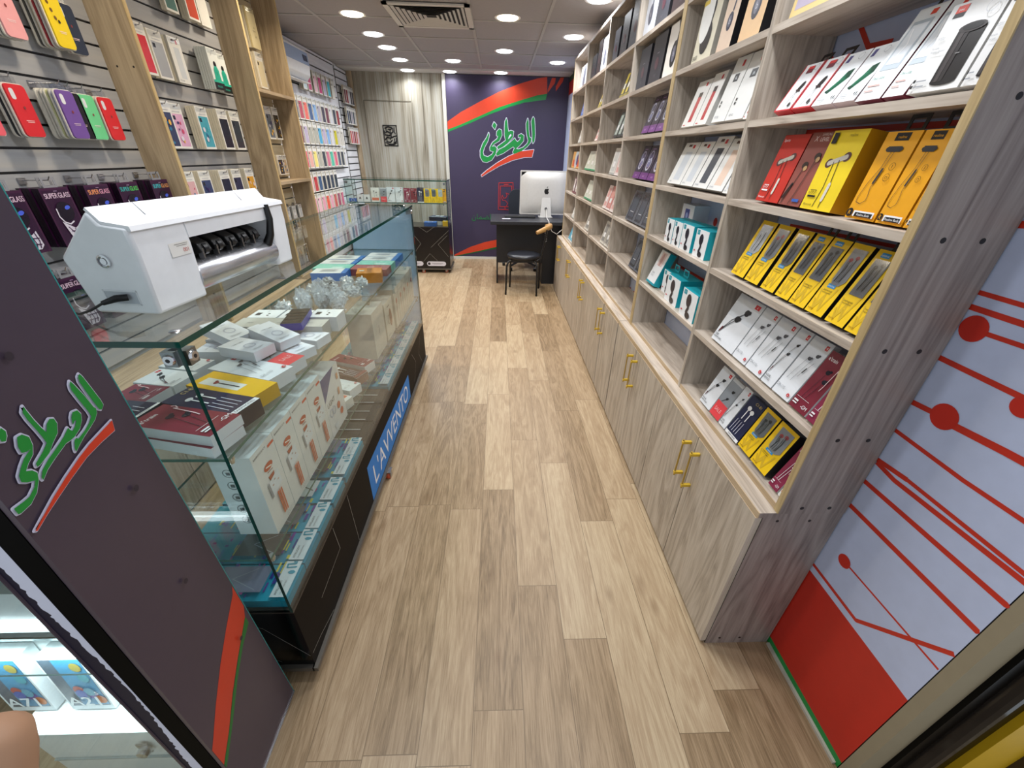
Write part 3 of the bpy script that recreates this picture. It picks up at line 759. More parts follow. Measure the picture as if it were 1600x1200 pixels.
def a_speaker(a):
    a.G([(.1, .84), (.3, .84), (.32, .97), (.12, .97)], '#2a2a2c:.4'); a.G([(.11, .89), (.31, .89), (.32, .97), (.12, .97)], '#d8432f:.4'); a.T('awei', .13, .29, .91, .03, Wt, 'c')
    a.R(.4, .1, .88, .68, '#252222:.3'); a.E(.64, .1, .24, .06, '#252222:.3'); a.R(.44, .1, .62, .66, '#332f2f:.3'); a.R(.47, .1, .54, .66, '#474141:.3'); a.E(.64, .68, .24, .07, '#3a3535:.3'); a.E(.64, .685, .18, .05, '#171616:.3'); a.R(.6, .4, .68, .41, '#8c8a8a:.3'); a.T('Y331', .08, .3, .6, .035, Gy); a.T('Portable', .08, .34, .5, .022, Gy); a.T('Wireless Speaker', .08, .36, .46, .022, Gy); a.R(.06, .12, .11, .16, K); a.R(.06, .05, .11, .09, K)
    a.O(.82, .86, .09, .01, '#b9bbc0:.4'); a.R(.13, .125, .34, .14, Gy); a.R(.13, .06, .34, .075, Gy)
def a_mic(a):
    for q in ((0, 0, 1, .03), (0, 0, .05, 1), (.95, 0, 1, 1)): a.R(*q, Rd)
    a.G([(.3, .8), (.62, .8), (.62, .94), (.3, .94)], '#7c2431:.4'); a.R(.3, .88, .62, .94, '#d8342f:.4')
    a.E(.66, .5, .1, .2, '#25201f:.3', -.4); a.L([(.5, .44), (.8, .4)], .04, '#453433:.3'); a.L([(.6, .4), (.5, .2), (.42, .06)], .018, K); a.E(.72, .12, .07, .08, '#3a3636:.3'); a.L([(.72, .16), (.62, .38)], .014, K); a.O(.82, .88, .1, .012, Gy)
def a_green(a):
    a.G([(.1, .82), (.26, .82), (.28, .95), (.12, .95)], '#3a3277:.4')
    a.G([(.2, .26), (.36, .22), (.62, .36), (.88, .5), (.86, .66), (.6, .62), (.5, .48)], '#1d6347:.3'); a.G([(.6, .62), (.86, .66), (.88, .5), (.74, .48)], '#17402f:.3'); a.E(.3, .27, .1, .05, '#123f2e:.3'); a.L([(.36, .3), (.66, .5)], .05, '#2f7f5e:.3')
    a.T('Bluetooth', .1, .5, .16, .03, Gy); a.R(.1, .12, .55, .13, Gy); a.R(.1, .08, .5, .09, Gy); a.E(.82, .12, .03, .05, K); a.E(.92, .12, .03, .05, K); a.O(.76, .88, .1, .012, Gy)
def a_clearbox(a):
    a.R(.52, .9, .72, .96, '#d8432f:.4'); a.R(.12, .34, .8, .86, '#b9c3cc:.25'); a.R(.2, .4, .74, .82, '#e2e6ea:.2'); a.L([(.3, .78), (.5, .6), (.35, .45)], .04, '#f6f6f6:.3')
    a.T('Data cable', .12, .6, .24, .03, '#2f7a66:.4'); a.R(.12, .16, .6, .175, '#d9a39a:.4'); a.R(.12, .1, .5, .115, '#d9a39a:.4')
def a_holder(a):
    a.R(.08, .8, .28, .97, '#1596a8:.4'); a.T('6', .12, .24, .86, .06, Wt, 'c')
    a.E(.5, .66, .16, .2, '#1f1d2c:.3'); a.L([(.5, .6), (.56, .4), (.48, .24), (.62, .14)], .12, '#24212d:.3'); a.E(.6, .14, .16, .1, '#1c1a22:.3'); a.R(.1, .2, .2, .25, Rd)
def a_holdtall(a):
    a.R(0, 0, 1, .06, '#1596a8:.4'); a.R(.25, .55, .8, .95, '#d9c1bd:.4'); a.E(.5, .74, .14, .3, '#b58f8a:.4'); a.T('SELFIE', .2, .8, .3, .05, Gy); a.T('STICK', .2, .7, .22, .05, Gy)
def a_phonebox(a):
    a.R(.25, .15, .7, .85, '#e7d5ef:.3'); a.R(.3, .6, .66, .88, '#3b4aa0:.3'); a.E(.48, .7, .1, .1, '#9fb0ea:.3'); a.E(.5, .28, .16, .16, '#d9a6cf:.3'); a.T('Pro', .75, .95, .4, .06, Gy)
def a_redbar(a):
    a.R(.4, .1, .66, .72, '#b51f2c:.3'); a.R(.4, .64, .66, .74, '#241214:.3'); a.R(.64, .86, .76, .94, Rd); a.R(.12, .03, .3, .05, Rd)
def a_lcd(a, lo='VIP 50'):
    a.R(.34, .62, .66, .74, K); a.T('86', .42, .6, .65, .05, '#dfe6ea:.3', 'c'); a.R(.56, .84, .7, .93, Rd); a.T(lo, .12, .7, .06, .04, Gy); a.R(.14, .3, .22, .34, K); a.R(.14, .24, .22, .28, K)
def a_whitecase(a, c='#cfd4d9:.3'):
    a.R(.32, .1, .76, .78, c); a.R(.6, .86, .74, .94, Rd); a.T('POWER', .1, .5, .04, .035, Gy); a.R(.3, .9, .5, .95, '#4a2a2a:.4')
def a_head(a, cup=K, lo=None):
    a.E(.52, .4, .2, .26, cup); a.L([(.6, .55), (.66, .8), (.56, .98)], .1, cup)
    if lo == 'BASS': a.E(.52, .36, .26, .3, '#232226:.3'); a.T('BASS', .06, .45, .05, .07, K); a.E(.34, .72, .3, .5, '#f0eee8:.4'); a.R(.02, .9, .3, .97, '#e0c23a:.4')
    else: a.E(.52, .4, .11, .16, '#6b6a78:.3'); a.T('b', .46, .6, .36, .09, '#cfcfd8:.3', 'c')
def a_dark(a): a.T('P47', .3, .7, .12, .06, '#5e5a64:.4', 'c'); a.R(.4, .6, .6, .62, '#77727c:.4'); a.E(.5, .4, .14, .14, '#4b2430:.3')
def a_purple(a):
    a.R(0, 0, 1, .2, '#6b2f7a:.35'); a.O(.5, .45, .22, .07, '#cfd0e2:.25'); a.E(.5, .45, .13, .13, '#8a8cb5:.25'); a.O(.45, .68, .2, .06, '#b8b9d4:.25'); a.E(.45, .68, .1, .1, '#3a3560:.3'); a.T('GLASS', .2, .8, .07, .05, '#d5a9e0:.3', 'c'); a.R(.3, .88, .7, .9, '#9a6bb0:.3')
def a_slim(a, c1, c2): a.R(.2, .12, .8, .88, c1); a.R(0, 0, 1, .08, c2); a.R(.3, .3, .7, .5, Wt)
def a_case(a): a.R(.1, .06, .9, .94, '#3a3b42:.25'); a.R(.2, .14, .8, .86, '#50535c:.2'); a.E(.3, .84, .08, .08, '#1a1b20:.2'); a.R(.3, .3, .7, .32, '#c8c9d0:.3')
def a_stick(a):
    a.T('BANROUCA K19', .08, .62, .93, .022, K); a.R(.7, .9, .98, .93, '#d2502f:.4')
    a.E(.5, .74, .2, .105, '#bd4a26:.35'); a.G([(.36, .64), (.64, .64), (.58, .56), (.42, .56)], '#a84222:.35'); a.L([(.38, .75), (.62, .72)], .035, '#f0e2d6:.4'); a.L([(.38, .69), (.62, .68)], .02, '#8c3319:.4'); a.G([(.26, .40), (.80, .45), (.78, .62), (.24, .58)], '#d9dcde:.3'); a.G([(.24, .40), (.32, .405), (.30, .585), (.22, .58)], '#8c8f93:.3')
    for i in range(3): a.E(.42+.12*i, .52+.04*(i % 2), .035, .02, '#c29a86:.4')
    for i in range(3): a.R(.46+.075*i, .11, .515+.075*i, .41, '#cc6038:.35')
    a.T('LIVE FILL LIGHT STICK', .5, .95, .07, .018, Gy); a.T('WIRELESS CONTROL', .5, .95, .045, .018, Gy)
def a_light(a):
    a.G([(0, 1), (0, .62), (.75, 1)], '#34427c:.35'); a.T('LIGHT', .08, .5, .5, .08, K); a.O(.2, .38, .09, .03, '#b9bdc8:.4'); a.O(.34, .38, .09, .03, '#b9bdc8:.4')
    a.E(.62, .36, .09, .09, '#c4552f:.35'); a.E(.72, .22, .09, .09, '#c4552f:.35'); a.R(.72, .5, .82, .62, '#c98d6b:.4'); a.R(.78, .75, .88, .85, '#d2946f:.4'); a.E(.3, .12, .1, .05, '#d8dade:.3')
def a_kit(a):
    a.E(.5, .66, .15, .15, '#b2362e:.35'); a.L([(.5, .6), (.5, .12)], .06, '#a24a38:.35'); a.T('K21', .1, .4, .92, .03, K); a.R(.2, .84, .8, .85, Gy)
def a_tallw(a): a.E(.62, .5, .16, .3, '#7a3d33:.35', .1); a.R(.3, .84, .6, .86, K); a.O(.4, .5, .14, .03, '#77726d:.4'); a.R(.1, .1, .4, .12, Gy)
def a_plainw(a): a.R(.45, .42, .5, .62, '#8b8c90:.4'); a.R(.1, .08, .4, .1, '#a9abb0:.4')
def a_film(a, pic=0):
    """teal and purple film carton: white strip along the bottom"""
    for i in range(54):
        r = random.Random(i*7+pic); u, v = r.random()*.85, .115+r.random()*.74
        a.R(u, v, u+.06+.3*r.random(), min(.97, v+.008+.022*r.random()), ['#3d3a94:.35', '#6b3f9e:.35', '#2b7fc0:.35', '#b24b8d:.35', '#d9d05a:.35'][i % 5])
    tone = ['#6f7480:.25', '#4f5358:.25', '#8b8fa8:.25', '#e3e6ea:.3'][pic % 4]
    a.R(.14, .2, .86, .56, tone)
    if pic % 4 == 3: a.L([(.4, .22), (.6, .34), (.45, .5), (.55, .6)], .03, K); a.L([(.3, .4), (.7, .42)], .02, K)
    else: a.L([(.2, .25), (.5, .45), (.8, .3)], .02, '#a9aec0:.25')
    a.R(0, 0, 1, .115, '#dfe7ea:.4')
    a.b.txt('INTELLIGENT', (.06-.5)*a.w, .075*a.h, .017*a.h, '#3c4246:.4', 'l', 0, .8); a.b.txt('COLORFUL SKIN FILM', (.06-.5)*a.w, .045*a.h, .010*a.h, '#7c868c:.4', 'l', 0, .8)
    a.G([(.62, .028), (.67, .012), (.72, .028), (.72, .055), (.67, .07), (.62, .055)], '#3b9fb8:.4'); a.L([(.82, .02), (.8, .09), (.9, .095), (.92, .03)], .04, '#2b9db5:.4'); a.L([(.96, .03), (.965, .06)], .04, '#2b9db5:.4')
def a_phones(a): a.R(.04, .1, .46, .95, '#4d4640:.3'); a.R(.54, .1, .96, .95, '#57504a:.3'); a.R(.04, .1, .07, .6, Wt); a.R(.54, .1, .57, .6, Wt)
def a_galaxy(a, t):
    a.R(.05, .08, .95, .98, '#4e5c6c:.4')
    cols = ['#3a55a8:.4', '#5e3d98:.4', '#b85f20:.4', '#3f8f9e:.4', '#9c8a3f:.4', '#a3443f:.4', '#4f93ac:.4']
    a.R(.34, .1, .95, .98, '#3f87ad:.4'); r = random.Random(len(t)*5)
    for i in range(8): a.E(.4+.45*r.random(), .2+.65*r.random(), .12, .16, cols[i % 7])
    for o in (0, .012, .024): a.T(t, .08+o, .95+o, .12, .17, '#f4f6f8:.4', 'l')
    if t == 'A21': a.T('s', .84, .95, .34, .09, Wt)
def a_super(a, c1='#e3c9dc:.25', c2='#e3c9dc:.25'):
    a.R(.06, .04, .94, .96, '#2e0c30:.3'); [a.T('SUPER', .08+o, .52, .83, .085, c1, 'l') for o in (0, .008)]; [a.T('GLASS', .54+o, .95, .83, .085, c2, 'l') for o in (0, .008)]; a.R(.44, .94, .56, .95, '#b79ac0:.3')
    a.E(.52, .6, .3, .3, '#1a0f22:.25'); a.L([(.25, .66), (.24, .52), (.34, .42), (.5, .38), (.66, .42)], .04, '#d9d5e2:.25'); a.E(.64, .66, .1, .06, '#4a62d8:.2', .3)
    a.G([(.24, .44), (.44, .36), (.6, .3), (.78, .36), (.82, .12), (.7, .06), (.4, .06), (.34, .2)], '#cfcad8:.3')
    for q in ([(.36, .34), (.5, .22), (.42, .08)], [(.56, .3), (.62, .16), (.56, .07)], [(.7, .34), (.74, .2), (.68, .08)], [(.4, .26), (.78, .24)], [(.38, .16), (.76, .14)]): a.L(q, .03, '#3a1140:.3')
def a_pack(a, c):
    a.R(.09, .05, .91, .77, c); a.R(.16, .64, .34, .73, '#22222a:.2'); a.L([(.2, .82), (.8, .82)], .03, '#b9bac0:.3'); a.E(.5, .93, .07, .04, '#8d8e94:.3')
def a_packpic(a, c, i):
    a_pack(a, c); r = random.Random(i)
    for j in range(7): a.E(.25+.5*r.random(), .12+.5*r.random(), .04+.07*r.random(), .05+.08*r.random(), r.choice(['#3d2f63:.25', '#c9486b:.25', '#dcd6e2:.25', '#e9b24a:.25', '#2f6f96:.25', c]))
def a_teal(a):
    a.R(0, 0, 1, .2, '#101a1c:.3'); a.T('PRODA', .2, .8, .06, .05, '#3bb6a0:.3', 'c'); a.E(.5, .62, .14, .16, '#151517:.3'); a.G([(.2, .22), (.8, .22), (.74, .5), (.6, .58), (.4, .58), (.26, .5)], '#1fa58b:.35'); a.R(0, .18, 1, .24, '#27b296:.3'); a.T('1', .46, .54, .36, .08, '#0d3d33:.3', 'c')
def a_dotpack(a): a.T('i.6', .5, .85, .5, .06, '#6b5a36:.4'); a.T('Hybrid', .35, .9, .42, .045, '#6b5a36:.4'); a.T('5.6', .5, .85, .28, .06, '#6b5a36:.4')
def a_lcd3(a): a.R(.3, .68, .62, .86, '#3a3a3e:.3'); a.E(.3, .4, .05, .05, K); a.E(.5, .4, .05, .05, K); a.T('Power', .66, .9, .5, .05, Gy)
def a_cable(a): a.T('USB Cable', .2, .7, .7, .05, Gy); a.O(.5, .4, .2, .05, '#c8c9d8:.4'); a.R(.2, .14, .7, .15, Gy); a.R(.2, .1, .6, .11, Gy)
def a_ladiamond(a): a.T('LDN CHARGER', .1, .9, .4, .2, K, 'c'); a.R(.4, .7, .6, .9, '#d8d2c6:.4')
def a_blueband(a, c='#2f78c8:.4'): a.R(0, .0, 1, .14, c); a.R(.3, .3, .8, .8, '#c9cdd2:.3'); a.R(.36, .36, .74, .74, '#a9aeb4:.3')
def a_orangebox(a): a.R(.1, .1, .9, .5, '#d2572a:.4'); a.E(.5, .62, .2, .2, '#c8cdd4:.3'); a.E(.6, .5, .1, .1, '#4c3a78:.3')
def a_triangle(a): a.G([(.5, .7), (.3, .4), (.7, .4)], K); a.L([(.3, .34), (.7, .34)], .03, K)
def a_white2(a, c='#d9714f:.4'): a.R(.06, .1, .94, .3, c); a_bud(a, .35, .75, K, .07); a_bud(a, .65, .66, K, .07); a.L([(.35, .72), (.42, .34)], .02, K); a.L([(.65, .62), (.72, .34)], .02, K)
def a_greyred(a): a.R(0, 0, 1, .38, '#e2434a:.35'); a.R(0, .38, 1, .92, '#8c9299:.35'); a_bud(a, .6, .72, K, .1); a_bud(a, .55, .52, K, .08); a.T('SALE', .2, .8, .15, .09, '#f4b8b8:.35', 'c'); a.L([(.52, .5), (.3, .4)], .03, K)
# key: front colour, side colour, artwork
ART = {
 'ear': ('#e3e6ea', '#d4d7db', a_ear), 'ear2': ('#e5e8ec', '#d4d7db', a_ear2), 'earx': ('#e3e6ea', '#d4d7db', lambda a: a_ear(a, 'DEEP')),
 'train': ('#7a2033', '#d9d9dc', a_train), 'trainw': ('#862645', '#d9d9dc', lambda a: a_train(a, 1)), 'navy': ('#1b2142', '#15182c', a_navy),
 'ywin': ('#f2c614', '#16151a', a_ywin), 'ywin2': ('#f2c614', '#16151a', lambda a: a_ywin(a, 1)),
 'buds': ('#eaa416', '#c98a10', a_buds), 'i777': ('#efd124', '#d3950f', a_i777), 'redbt': ('#c22a1d', '#8e1d15', a_red), 'level': ('#8c4a40', '#6f3a32', a_level),
 'speaker': ('#e2e1df', '#cfcecb', a_speaker), 'mic': ('#e9e9ea', '#c8232c', a_mic), 'green': ('#e6e8e9', '#cbb9bd', a_green), 'clearbox': ('#e8ebec', '#6c2034', a_clearbox),
 'holder': ('#eceff1', '#18a5b4', a_holder), 'holdtall': ('#e6e8ea', '#18a5b4', a_holdtall), 'phonebox': ('#eceef6', '#dfe6f0', a_phonebox),
 'redbar': ('#e9e6e0', '#d0cec8', a_redbar), 'lcd': ('#e9e8e4', '#cfcdc9', a_lcd), 'whitecase': ('#e8e7e3', '#a9a7a3', a_whitecase), 'darkcase': ('#e8e7e3', '#a9a7a3', lambda a: a_whitecase(a, '#474c55:.3')), 'peachcase': ('#e8e7e3', '#a9a7a3', lambda a: a_whitecase(a, '#e9cdb9:.3')),
 'bass': ('#ddd5bd', '#b9b2a4', lambda a: a_head(a, K, 'BASS')), 'peach': ('#eac496', '#18171a', lambda a: a_head(a, '#262338:.3')), 'peach2': ('#e3c9b1', '#18171a', lambda a: a_head(a, '#2b2940:.3')), 'headw': ('#ece5da', '#cfc8bd', a_head), 'headw2': ('#dfe2ea', '#c3c6ce', lambda a: a_head(a, '#5b6072:.3')),
 'dark': ('#2b2a31', '#1d1c22', a_dark), 'dark2': ('#3b3c44', '#26262c', a_dark), 'dark3': ('#332426', '#221a1c', a_dark),
 'purple': ('#221733', '#1a1226', a_purple), 'slimgreen': ('#d9dcd3', '#b8bbb2', lambda a: a_slim(a, '#c6cbbd:.35', '#2b8a5a:.4')), 'slimyellow': ('#2a2a28', '#1d1d1c', lambda a: a_slim(a, '#d9c23a:.35', '#9a8a2a:.4')), 'slimdark': ('#33423c', '#222d29', lambda a: a_slim(a, '#aab8ae:.35', '#16221c:.4')),
 'slimpink': ('#e4cfcb', '#d2b5b0', lambda a: a_slim(a, '#dfa6a0:.35', '#e9dcd9:.4')), 'slimred': ('#c98078', '#b06c66', lambda a: a_slim(a, '#d89a92:.35', '#e9dcd9:.4')), 'slimgrey': ('#b9b4ab', '#8f8a83', lambda a: a_slim(a, '#8d8a86:.35', '#d9d5cc:.4')), 'slimwhite': ('#dedcd6', '#c2c0ba', lambda a: a_slim(a, '#c9c9c6:.35', '#a9aaa6:.4')),
 'casebox': ('#5e6068', '#8f9096', a_case), 'orangebox': ('#d9a25a', '#b9843f', a_orangebox), 'smallred': ('#5a2a30', '#3a1b20', lambda a: a_slim(a, '#c9b9b4:.35', '#7a3038:.4')), 'bluebox': ('#2f66b5', '#244f8e', a_cable), 'tealslip': ('#58a8c8', '#dfe6ea', lambda a: a_slim(a, '#8cc6da:.35', '#f0f0f0:.4')),
 'poster': ('#e4c98a', '#a9a4b5', lambda a: (a.R(.08, .08, .94, .94, '#b9adc0:.35'), a.L([(.2, .5), (.5, .3), (.8, .6)], .06, '#5d5480:.35'), a.E(.55, .6, .12, .12, '#4d4570:.35'))),
 'stick': ('#dcd9d3', '#c9cfd1', a_stick), 'light': ('#dcd9d6', '#c4c1bd', a_light), 'kit': ('#d2cec4', '#bfbbb2', a_kit), 'tallw': ('#d3cfc4', '#b9b5ab', a_tallw), 'plainw': ('#c3c1bb', '#b3b1ac', a_plainw),
 'film0': ('#1fa3c0', '#1b8ea8', lambda a: a_film(a, 0)), 'film1': ('#2196b4', '#1b8ea8', lambda a: a_film(a, 1)), 'film2': ('#1fa3c0', '#1b8ea8', lambda a: a_film(a, 2)), 'film3': ('#1fa3c0', '#1b8ea8', lambda a: a_film(a, 3)), 'phones': ('#3a342f', '#2a2522', a_phones),
 'A71': ('#e9edf0', '#e3e7ea', lambda a: a_galaxy(a, 'A71')), 'A21': ('#e9edf0', '#e3e7ea', lambda a: a_galaxy(a, 'A21')),
 'super': ('#3d1038', '#1d0820', a_super), 'super1': ('#3d1038', '#1d0820', lambda a: a_super(a, '#f0a070:.25', '#e9a9c4:.25')), 'super2': ('#3d1038', '#1d0820', lambda a: a_super(a, '#45b9b4:.25', '#5fd06a:.25')), 'super3': ('#3d1038', '#1d0820', lambda a: a_super(a, '#4fc0c9:.25', '#e2a26a:.25')), 'teal': ('#dfe3e0', '#d5d9d6', a_teal), 'dotpack': ('#dccd9f', '#cbbc8f', a_dotpack),
 'lcd3': ('#e8eaee', '#d9dbe0', a_lcd3), 'usb': ('#e7e8f0', '#dcdde4', a_cable), 'ldn': ('#d98a22', '#c77b1c', a_ladiamond), 'blueband': ('#e3e7ea', '#2f78c8', a_blueband), 'mint': ('#8fd6c6', '#7cc4b4', lambda a: a.R(.1, .2, .4, .5, '#c9e9e2:.4')), 'pinkflat': ('#a95c5c', '#8d4a4c', lambda a: a.E(.5, .5, .3, .2, '#c98a86:.4')), 'phoneflat': ('#2b2622', '#3a3596', lambda a: [a.R(.08, .1+.2*i, .92, .2+.2*i, '#4a413a:.25') for i in range(4)]),
 'tri': ('#e4e4e4', '#cfcfd2', a_triangle), 'wband': ('#e4e2dc', '#d0cec9', a_white2), 'greyred': ('#c2c6ca', '#d2d4d8', a_greyred), 'brown': ('#4a2c2a', '#6b3431', lambda a: (a_navy(a), a.R(0, 0, 1, .1, '#7b3f3b:.4'))), 'yflat': ('#eab81f', '#c99a16', lambda a: (a.R(.2, .3, .6, .9, '#dfe0da:.3'), a_bud(a, .4, .7, '#8a2b2b:.3'), a.L([(.4, .66), (.4, .34)], .04, K))),
}
PACK = {}
def art_of(key):
    if key in ART: return ART[key]
    if key not in PACK:
        p = key.split('|')
        if p[0] == 'pack': PACK[key] = ('#e6e4de:.18', '#d6cfbd:.3', lambda a: a_pack(a, p[1]+':.15'))
        else: PACK[key] = ('#e6e4de:.18', '#d6cfbd:.3', lambda a: a_packpic(a, p[1]+':.15', int(p[2])))
    return PACK[key]
MESH = {}
def product(name, key, dims, loc, rot, label, cat, group=None, tab=None, win=None, sideart=None):
    """a carton standing on loc with its front towards its own -y"""
    w, h, t = dims; mk = (key, dims, sideart)
    if mk not in MESH:
        f, sd, art = art_of(key); b = B()
        b.box(-w/2, w/2, 0, t, 0, h, sd, [sd, sd, f, sd, sd, sd])
        b.P = lambda u, v, d: (max(-w/2, min(w/2, u)), -d, max(0, min(h, v)))
        art(A(b, w, h))
        if sideart: b.frame(lambda u, v, d: (-w/2-d, t/2-u, v)); sideart(A(b, t, h))
        MESH[mk] = b.mk(name)
    o = link(name, MESH[mk], None, loc, rot); tag(o, label, cat, group)
    if tab:
        tk = ('tab', w, tab)
        if tk not in MESH:
            b = B(); q = min(.05, w*.55); z = .024
            for x0, x1, z0, z1 in ((-q/2, q/2, 0, .007), (-q/2, -q/2+.008, .007, z), (q/2-.008, q/2, .007, z), (-q/2, q/2, z, z+.007)): b.box(x0, x1, .0, .0012, z0, z1, tab)
            MESH[tk] = b.mk('hang_tab')
        link('hang_tab', MESH[tk], o, (0, t*.5, h))
    if win:
        wk = ('win', w, h, win)
        if wk not in MESH:
            b = B(); b.frame(lambda u, v, d: (u, -.001-d, v)); a_window(b, w, h, *win); MESH[wk] = b.mk('clear_window')
        link('clear_window', MESH[wk], o)
        sq = win[2] if len(win) > 2 else 0; fk = ('winfilm', w, h, sq)
        if fk not in MESH:
            b = B(); b.frame(lambda u, v, d: (u, -.0045-d, v)); A(b, w, h).G(WIN[sq], 'film'); MESH[fk] = b.mk('window_film')
        link('window_film', MESH[fk], o)
    return o
LIE = (-PI/2, 0, PI/2)
def lying(name, key, dims, x, y, z, turn, label, cat, group=None, **kw):
    """a carton on its back, printed side up, read from the aisle; (x, y) is its centre, z the surface below"""
    w, h, t = dims; r = math.radians(turn)
    up = Vector((-math.cos(r), -math.sin(r)))
    return product(name, key, dims, (x-up.x*h/2, y-up.y*h/2, z+t), (-PI/2, 0, PI/2+r), label, cat, group, **kw)
# ------------------------------------------------------------------ the long glass showcase and what is in it
def screw_clamp(parent, loc, rz=0):
    b = B(); b.box(-.004, .03, -.012, .012, -.018, .012, 'steel'); b.lathe([(0, .034), (.009, .034), (.012, .030), (.012, .024)], 'chrome', (0, 0, -.003), 'x', 14)
    b.lathe([(.0, .0345), (.004, .0345)], '#222226', (0, 0, -.003), 'x', 8)
    obj('glass_clamp', b, parent, loc, (0, 0, rz), smooth=45)
def caster(parent, loc):
    b = B(); b.box(-.018, .018, -.022, .022, .045, .05, 'steel'); b.box(-.016, -.013, -.012, .012, .012, .046, 'steel'); b.box(.013, .016, -.012, .012, .012, .046, 'steel')
    c = obj('caster_fork', b, parent, loc)
    b = B(); b.lathe([(.006, -.011), (.019, -.011), (.0215, -.007), (.0215, .007), (.019, .011), (.006, .011)], '#c4502a:.4', (0, 0, .0215), 'x', 18); obj('caster_wheel', b, c, smooth=40)
def showcase(label, x0, x1, y0, y1, loc, zb, zs, zt, front, ends, rot=0, logo=None):
    """front towards +x of its own space"""
    t = thing('glass_showcase', label, 'glass display case', loc, (0, 0, rot))
    g = '#0d0c0d:.15'
    b = B(); b.box(x0, x1, y0, y1, .06, zb-.004, front, [None, '#2a2522:.5', '#070707:.15:0:.3', None, None, None])
    if logo: logo(b)
    obj('base', b, t)
    b = B()
    for q in ((x1-.004, x1+.012, y0-.012, y1+.012), (x0-.012, x0+.004, y0-.012, y1+.012), (x0, x1, y0-.012, y0+.004), (x0, x1, y1-.004, y1+.012)): b.box(*q, .045, .062, '#6c6760:.4:.6')
    obj('base_rail', b, t)
    b = B(); b.box(x0, x1, y0, y1, zb-.004, zb, '#3b332c:.4'); obj('deck', b, t)
    for nm, q, mt in (('front_pane', (x1-.008, x1, y0, y1), ('glass', '#123a33:.1')), ('end_pane', (x0, x1-.008, y0, y0+.007), ('glass', '#1d4a44:.1')), ('end_pane', (x0, x1-.008, y1-.007, y1), ends)):
        b = B(); e = [mt[1]]*6; 
        if nm == 'front_pane': e[4] = e[5] = mt[0]
        else: e[2] = e[3] = mt[0]
        b.box(q[0], q[1], q[2], q[3], zb, zt-.012, mt[0], e); obj(nm, b, t)
    for z in zs:
        b = B(); b.box(x0+.01, x1-.012, y0+.012, y1-.012, z-.008, z, 'glass', ['glass', 'glass', '#2b6058:.1', '#2b6058:.1', '#2b6058:.1', '#2b6058:.1']); sh = obj('glass_shelf', b, t)
        for y in (y0+.03, (y0+y1)/2, y1-.05): 
            b = B(); b.lathe([(0, .0), (.008, .0), (.009, -.006), (.006, -.018), (0, -.018)], 'chrome', (x1-.02, y, z-.008), 'z', 12); obj('shelf_pin', b, t, smooth=50)
    e = '#0f4238:.08'
    b = B(); b.box(x0-.004, x1+.004, y0-.004, y1+.004, zt-.012, zt, 'glass', ['glass', 'glass', e, e, e, e]); obj('top_pane', b, t)
    for y in (y0+.02, y1-.03): screw_clamp(t, (x1-.03, y, zt-.035))
    screw_clamp(t, (x1-.03, y0+.03, zt-.035), -PI/2)
    for x, y in ((x1+.008, y0+.9), (x1-.03, y1-.06), (x0+.03, y0+.06), (x0+.03, y1-.06), (x1-.03, y0+.06)): caster(t, (x, y, 0))
    for x, y in ((x1-.035, y0+.045), (x1-.035, y1-.05), (x0+.04, y1-.06)):
        b = B(); b.lathe([(0, .0025), (.008, .002), (.011, 0)], 'chrome', (x, y, zt), 'z', 14); obj('top_screw', b, t, smooth=50)
    return t
def advert(b):
    b.frame(lambda u, w, d: (-.565+d, u, w))
    b.pol([(1.35, .065), (2.25, .072), (2.25, .232), (1.35, .258)], '#3c80cc:.6:0:.2')
    b.fit("L'AVVENTO", 1.40, 2.20, .105, .105, '#e6eaf2:.4', 'c')
    for q in ([(.68, .11), (.74, .10), (.84, .07)], [(.97, .325), (.98, .21), (.80, .20)], [(1.12, .33), (1.13, .07)], [(2.4, .3), (2.5, .2), (2.4, .1)], [(2.7, .3), (2.62, .2), (2.7, .1)]): b.line(q, .0016, '#a9a59d:.4')
    b.frame(lambda u, w, d: (u, .672-d, w))
    for q in ([(-.80, .31), (-.67, .26), (-.568, .11)], [(-.76, .13), (-.66, .08)]): b.line(q, .0014, '#8a8a88:.4')
showcase('long glass showcase on a black base with a blue advert, holding boxed accessories', -.985, -.565, .672, 2.875, (0, 0, 0), .335, (.873, .545), 1.152, '#171310:.5:0:.06', ('frost', '#2b6058:.1'), 0, advert)

